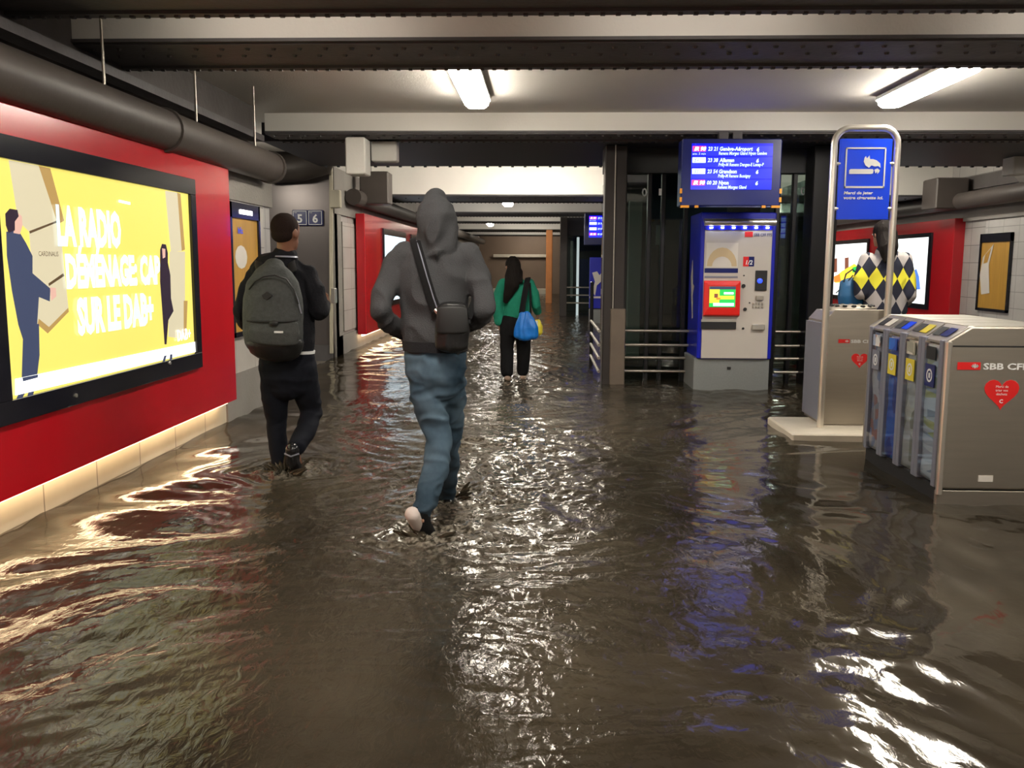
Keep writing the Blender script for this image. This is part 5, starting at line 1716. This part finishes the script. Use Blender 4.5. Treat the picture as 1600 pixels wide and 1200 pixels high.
b.loft([P(1411, 405, dz), P(1418, 435, dz - .02), P(1420, 462, dz - .05)], [.082, .078, .068])
b.loft([P(1420, 462, dz - .05), P(1413, 473, dz + .15)], [.068, .05])
organic('sweater', b, 'argyle', m4, .010, 3, folds=(.006, 7, (1, 1, .6)))
b = MB()
b.loft([P(1383, 486, dz), P(1383, 515, dz), P(1383, 535, dz)], [(.17, .12), (.19, .13), (.17, .11)], seg=22)
for u in (1368, 1398):
    h_ = P(u, 530, dz)
    b.loft([h_, (h_.x, dz + .02, .48), (h_.x, dz, .12)], [.10, .07, .055])
organic('trousers', b, 'black_cloth', m4, .010, 3, folds=(.006, 8, (1, 1, .6)))
for u in (1368, 1398):
    h_ = P(u, 530, dz)
    b = MB()
    b.loft([(h_.x, dz - .05, .02), (h_.x, dz + .08, 0), (h_.x, dz + .18, -.015)], [(.045, .045), (.046, .04), (.038, .03)])
    organic('shoe', b, 'shoe_black', m4, .008, 2)
t = thing('handbag', P(1330, 478, dz + .1), 'petrol blue handbag hanging from the arm of the person in the argyle sweater', 'bag')
b = MB()
b.loft([P(1330, 474, dz + .08), P(1330, 462, dz + .08), P(1330, 446, dz + .08), P(1329, 438, dz + .08)], [(.125, .06), (.13, .065), (.115, .05), (.105, .03)], seg=20)
organic('bag_body', b, 'bag_teal', t, .009, 3)
for dy in (.03, .13):
    MB().tube([P(1318, 441, dz + dy), P(1322, 428, dz + dy), P(1332, 421, dz + dy), P(1340, 428, dz + dy), P(1342, 441, dz + dy)], .008, 8).build('bag_handle', 'matt_black', t, True)
strap([P(1306, 458, dz + .08), P(1318, 447, dz + .06), P(1333, 430, dz + .05)], .006, .004, 'long_strap', 'matt_black', t)

# ================================================================== FLOOD WATER
def water():
    NXc = 620
    ys = [0.9]
    while ys[-1] < 45.5:
        ys.append(ys[-1] + max(0.010, 0.0052 * ys[-1]))
    ys = np.array(ys)
    # denser columns in the middle of what is seen
    xs = np.concatenate([np.linspace(-3.27, -2.0, 60, endpoint=False), np.linspace(-2.0, 3.6, 400, endpoint=False), np.linspace(3.6, 7.39, 120)])
    Xg, Yg = np.meshgrid(xs, ys)
    h = np.zeros_like(Xg)
    # slow domain warp
    wx = .35 * np.sin(.9 * Yg + .7 * Xg + 1) + .2 * np.sin(1.9 * Xg - 1.3 * Yg + 2) + .10 * np.sin(3.3 * Yg + 2.4 * Xg)
    wy = .35 * np.sin(.8 * Xg - .5 * Yg) + .2 * np.sin(1.7 * Yg + 1.1 * Xg + .6) + .10 * np.sin(2.9 * Xg - 3.9 * Yg)
    U, V = Xg + wx, Yg + wy

    def band(n, l0, l1, slope, ang0, spread):
        out = np.zeros_like(Xg)
        for _ in range(n):
            lam = l0 * (l1 / l0) ** rng.random()
            a = ang0 + spread * rng.standard_normal()
            k = 2 * math.pi / lam
            amp = slope / k * math.sqrt(2.0 / n)
            ph = rng.random() * 6.28
            # packets so that the crests come and go
            pk = .5 + .5 * np.sin(.33 * k * (U * math.cos(a + 1.3) + V * math.sin(a + 1.3)) * .5 + ph * 1.7)
            out += amp * np.sin(k * (U * math.cos(a) + V * math.sin(a)) + ph) * pk * 1.5
        return out
    # masks: chop in the stream, smoother swirls on the right and beside the left wall
    right = 1 / (1 + np.exp(-(Xg - (.42 + .22 * (Yg - 3) - .2 * np.sin(1.3 * Yg))) * 4.2))
    leftw = 1 / (1 + np.exp(-(-Xg - (1.75 + .03 * (Yg - 3) + .25 * np.sin(1.7 * Yg))) * 4.0))
    leftw *= 1 / (1 + np.exp(-(Yg - 3.9) * 3))
    chop = np.clip(1 - .85 * right - .85 * leftw, .06, 1)
    near = 1 / (1 + np.exp(-(Yg - 2.1) * 2.5))
    calm = .40 + .60 / (1 + np.exp(-(Yg - 4.4) * 2.2))
    h += band(28, .30, 1.0, .055, 1.2, 1.1) * (.6 + .4 * calm)
    h += band(30, .12, .34, .085, 1.1, 1.2) * (.14 + .86 * chop) * calm * (1 - .5 * leftw)
    h += band(30, .055, .15, .12, 1.2, 1.0) * chop * calm
    h += band(26, .03, .06, .07, .9, 1.2) * chop * calm * (Yg < 6)
    foam = np.zeros_like(h)
    # wakes round the wading feet
    for (fx, fy, am, rad) in ((P(668, 850, 4.63).x, 4.68, .020, .34), (P(700, 790, 5.4).x, 5.42, .018, .32), (P(445, 745, 6.1).x, 6.12, .030, .38), (P(793, 590, 11.1).x, 11.1, .02, .4), (P(818, 590, 11.2).x, 11.2, .02, .4)):
        r = np.sqrt((Xg - fx) ** 2 + (Yg - fy) ** 2) + 1e-4
        h += am * np.exp(-(r / rad) ** 2) * np.cos(r * 46 + 2 * np.sin(5 * np.arctan2(Yg - fy, Xg - fx))) * .5
        foam += .9 * np.exp(-(r / (rad * .75)) ** 2)
        chop = np.maximum(chop, .55 * np.exp(-(r / .5) ** 2))
    # churned streak running from the far woman towards the hooded man and beyond
    cxs = -.35 + .12 * np.sin(.8 * Yg)
    st_ = np.exp(-((Xg - cxs) / (.55 + .02 * Yg)) ** 2) * (1 / (1 + np.exp(-(Yg - 4.3) * 2))) * (Yg < 16) / (1 + np.exp((Yg - 12.5) * 1.2))
    foam += .6 * st_
    h += band(24, .10, .3, .10, 1.3, 1.3) * st_
    # spouts of thrown-up water at the feet
    nv = len(xs)
    co = np.stack([Xg, Yg, h], -1).reshape(-1, 3)
    ny, nx = h.shape
    idx = np.arange(ny * nx).reshape(ny, nx)
    f = np.stack([idx[:-1, :-1], idx[:-1, 1:], idx[1:, 1:], idx[1:, :-1]], -1).reshape(-1, 4)
    me = bpy.data.meshes.new('flood_water')
    me.vertices.add(len(co))
    me.vertices.foreach_set('co', co.astype(np.float32).ravel())
    me.loops.add(f.size)
    me.loops.foreach_set('vertex_index', f.astype(np.int32).ravel())
    me.polygons.add(len(f))
    me.polygons.foreach_set('loop_start', np.arange(0, f.size, 4, dtype=np.int32))
    me.polygons.foreach_set('use_smooth', np.ones(len(f), dtype=bool))
    me.update()
    for nm, arr in (('chop', chop), ('foam', np.clip(foam, 0, 1))):
        at_ = me.attributes.new(nm, 'FLOAT', 'POINT')
        at_.data.foreach_set('value', arr.astype(np.float32).ravel())
    me.materials.append(M['water'])
    o = bpy.data.objects.new('flood_water', me)
    COL.objects.link(o)
    tag(o, 'murky brown flood water covering the whole underpass floor, rippled and churned', 'water', kind='stuff')
    return o


wat = water()
# water thrown up round the ankles of the two nearer people
for (fx, fy, n_, sc_) in ((P(450, 748, 6.1).x, 6.05, 16, 1.0), (P(668, 855, 4.6).x, 4.62, 8, .5), (P(702, 790, 5.4).x, 5.45, 10, .7)):
    b = MB()
    for k in range(n_):
        a = random.uniform(-.6, 3.7)
        r0 = random.uniform(.04, .12)
        hh = random.uniform(.03, .10) * sc_
        p0 = Vector((fx + r0 * math.cos(a), fy + r0 * math.sin(a), -.01))
        dv = Vector((math.cos(a), math.sin(a), 0))
        b.loft([p0, p0 + dv * .03 + Vector((0, 0, hh * .6)), p0 + dv * .075 + Vector((0, 0, hh))], [.022, .014, .006], seg=8)
    b.build('water_splash', 'water', wat, True)

# repeats share a group
for o in bpy.data.objects:
    if o.parent is None:
        k = o.name.split('.')[0]
        g = {'ceiling_light': 'tube lights under the ceiling', 'platform_sign': 'platform number signs', 'added_recess_light': 'added strip lights between the nearest beams',
             'departure_display': 'blue departure displays', 'poster_frame': 'narrow framed posters', 'advertising_panel': 'red advertising panels'}.get(k)
        if g:
            o['group'] = g
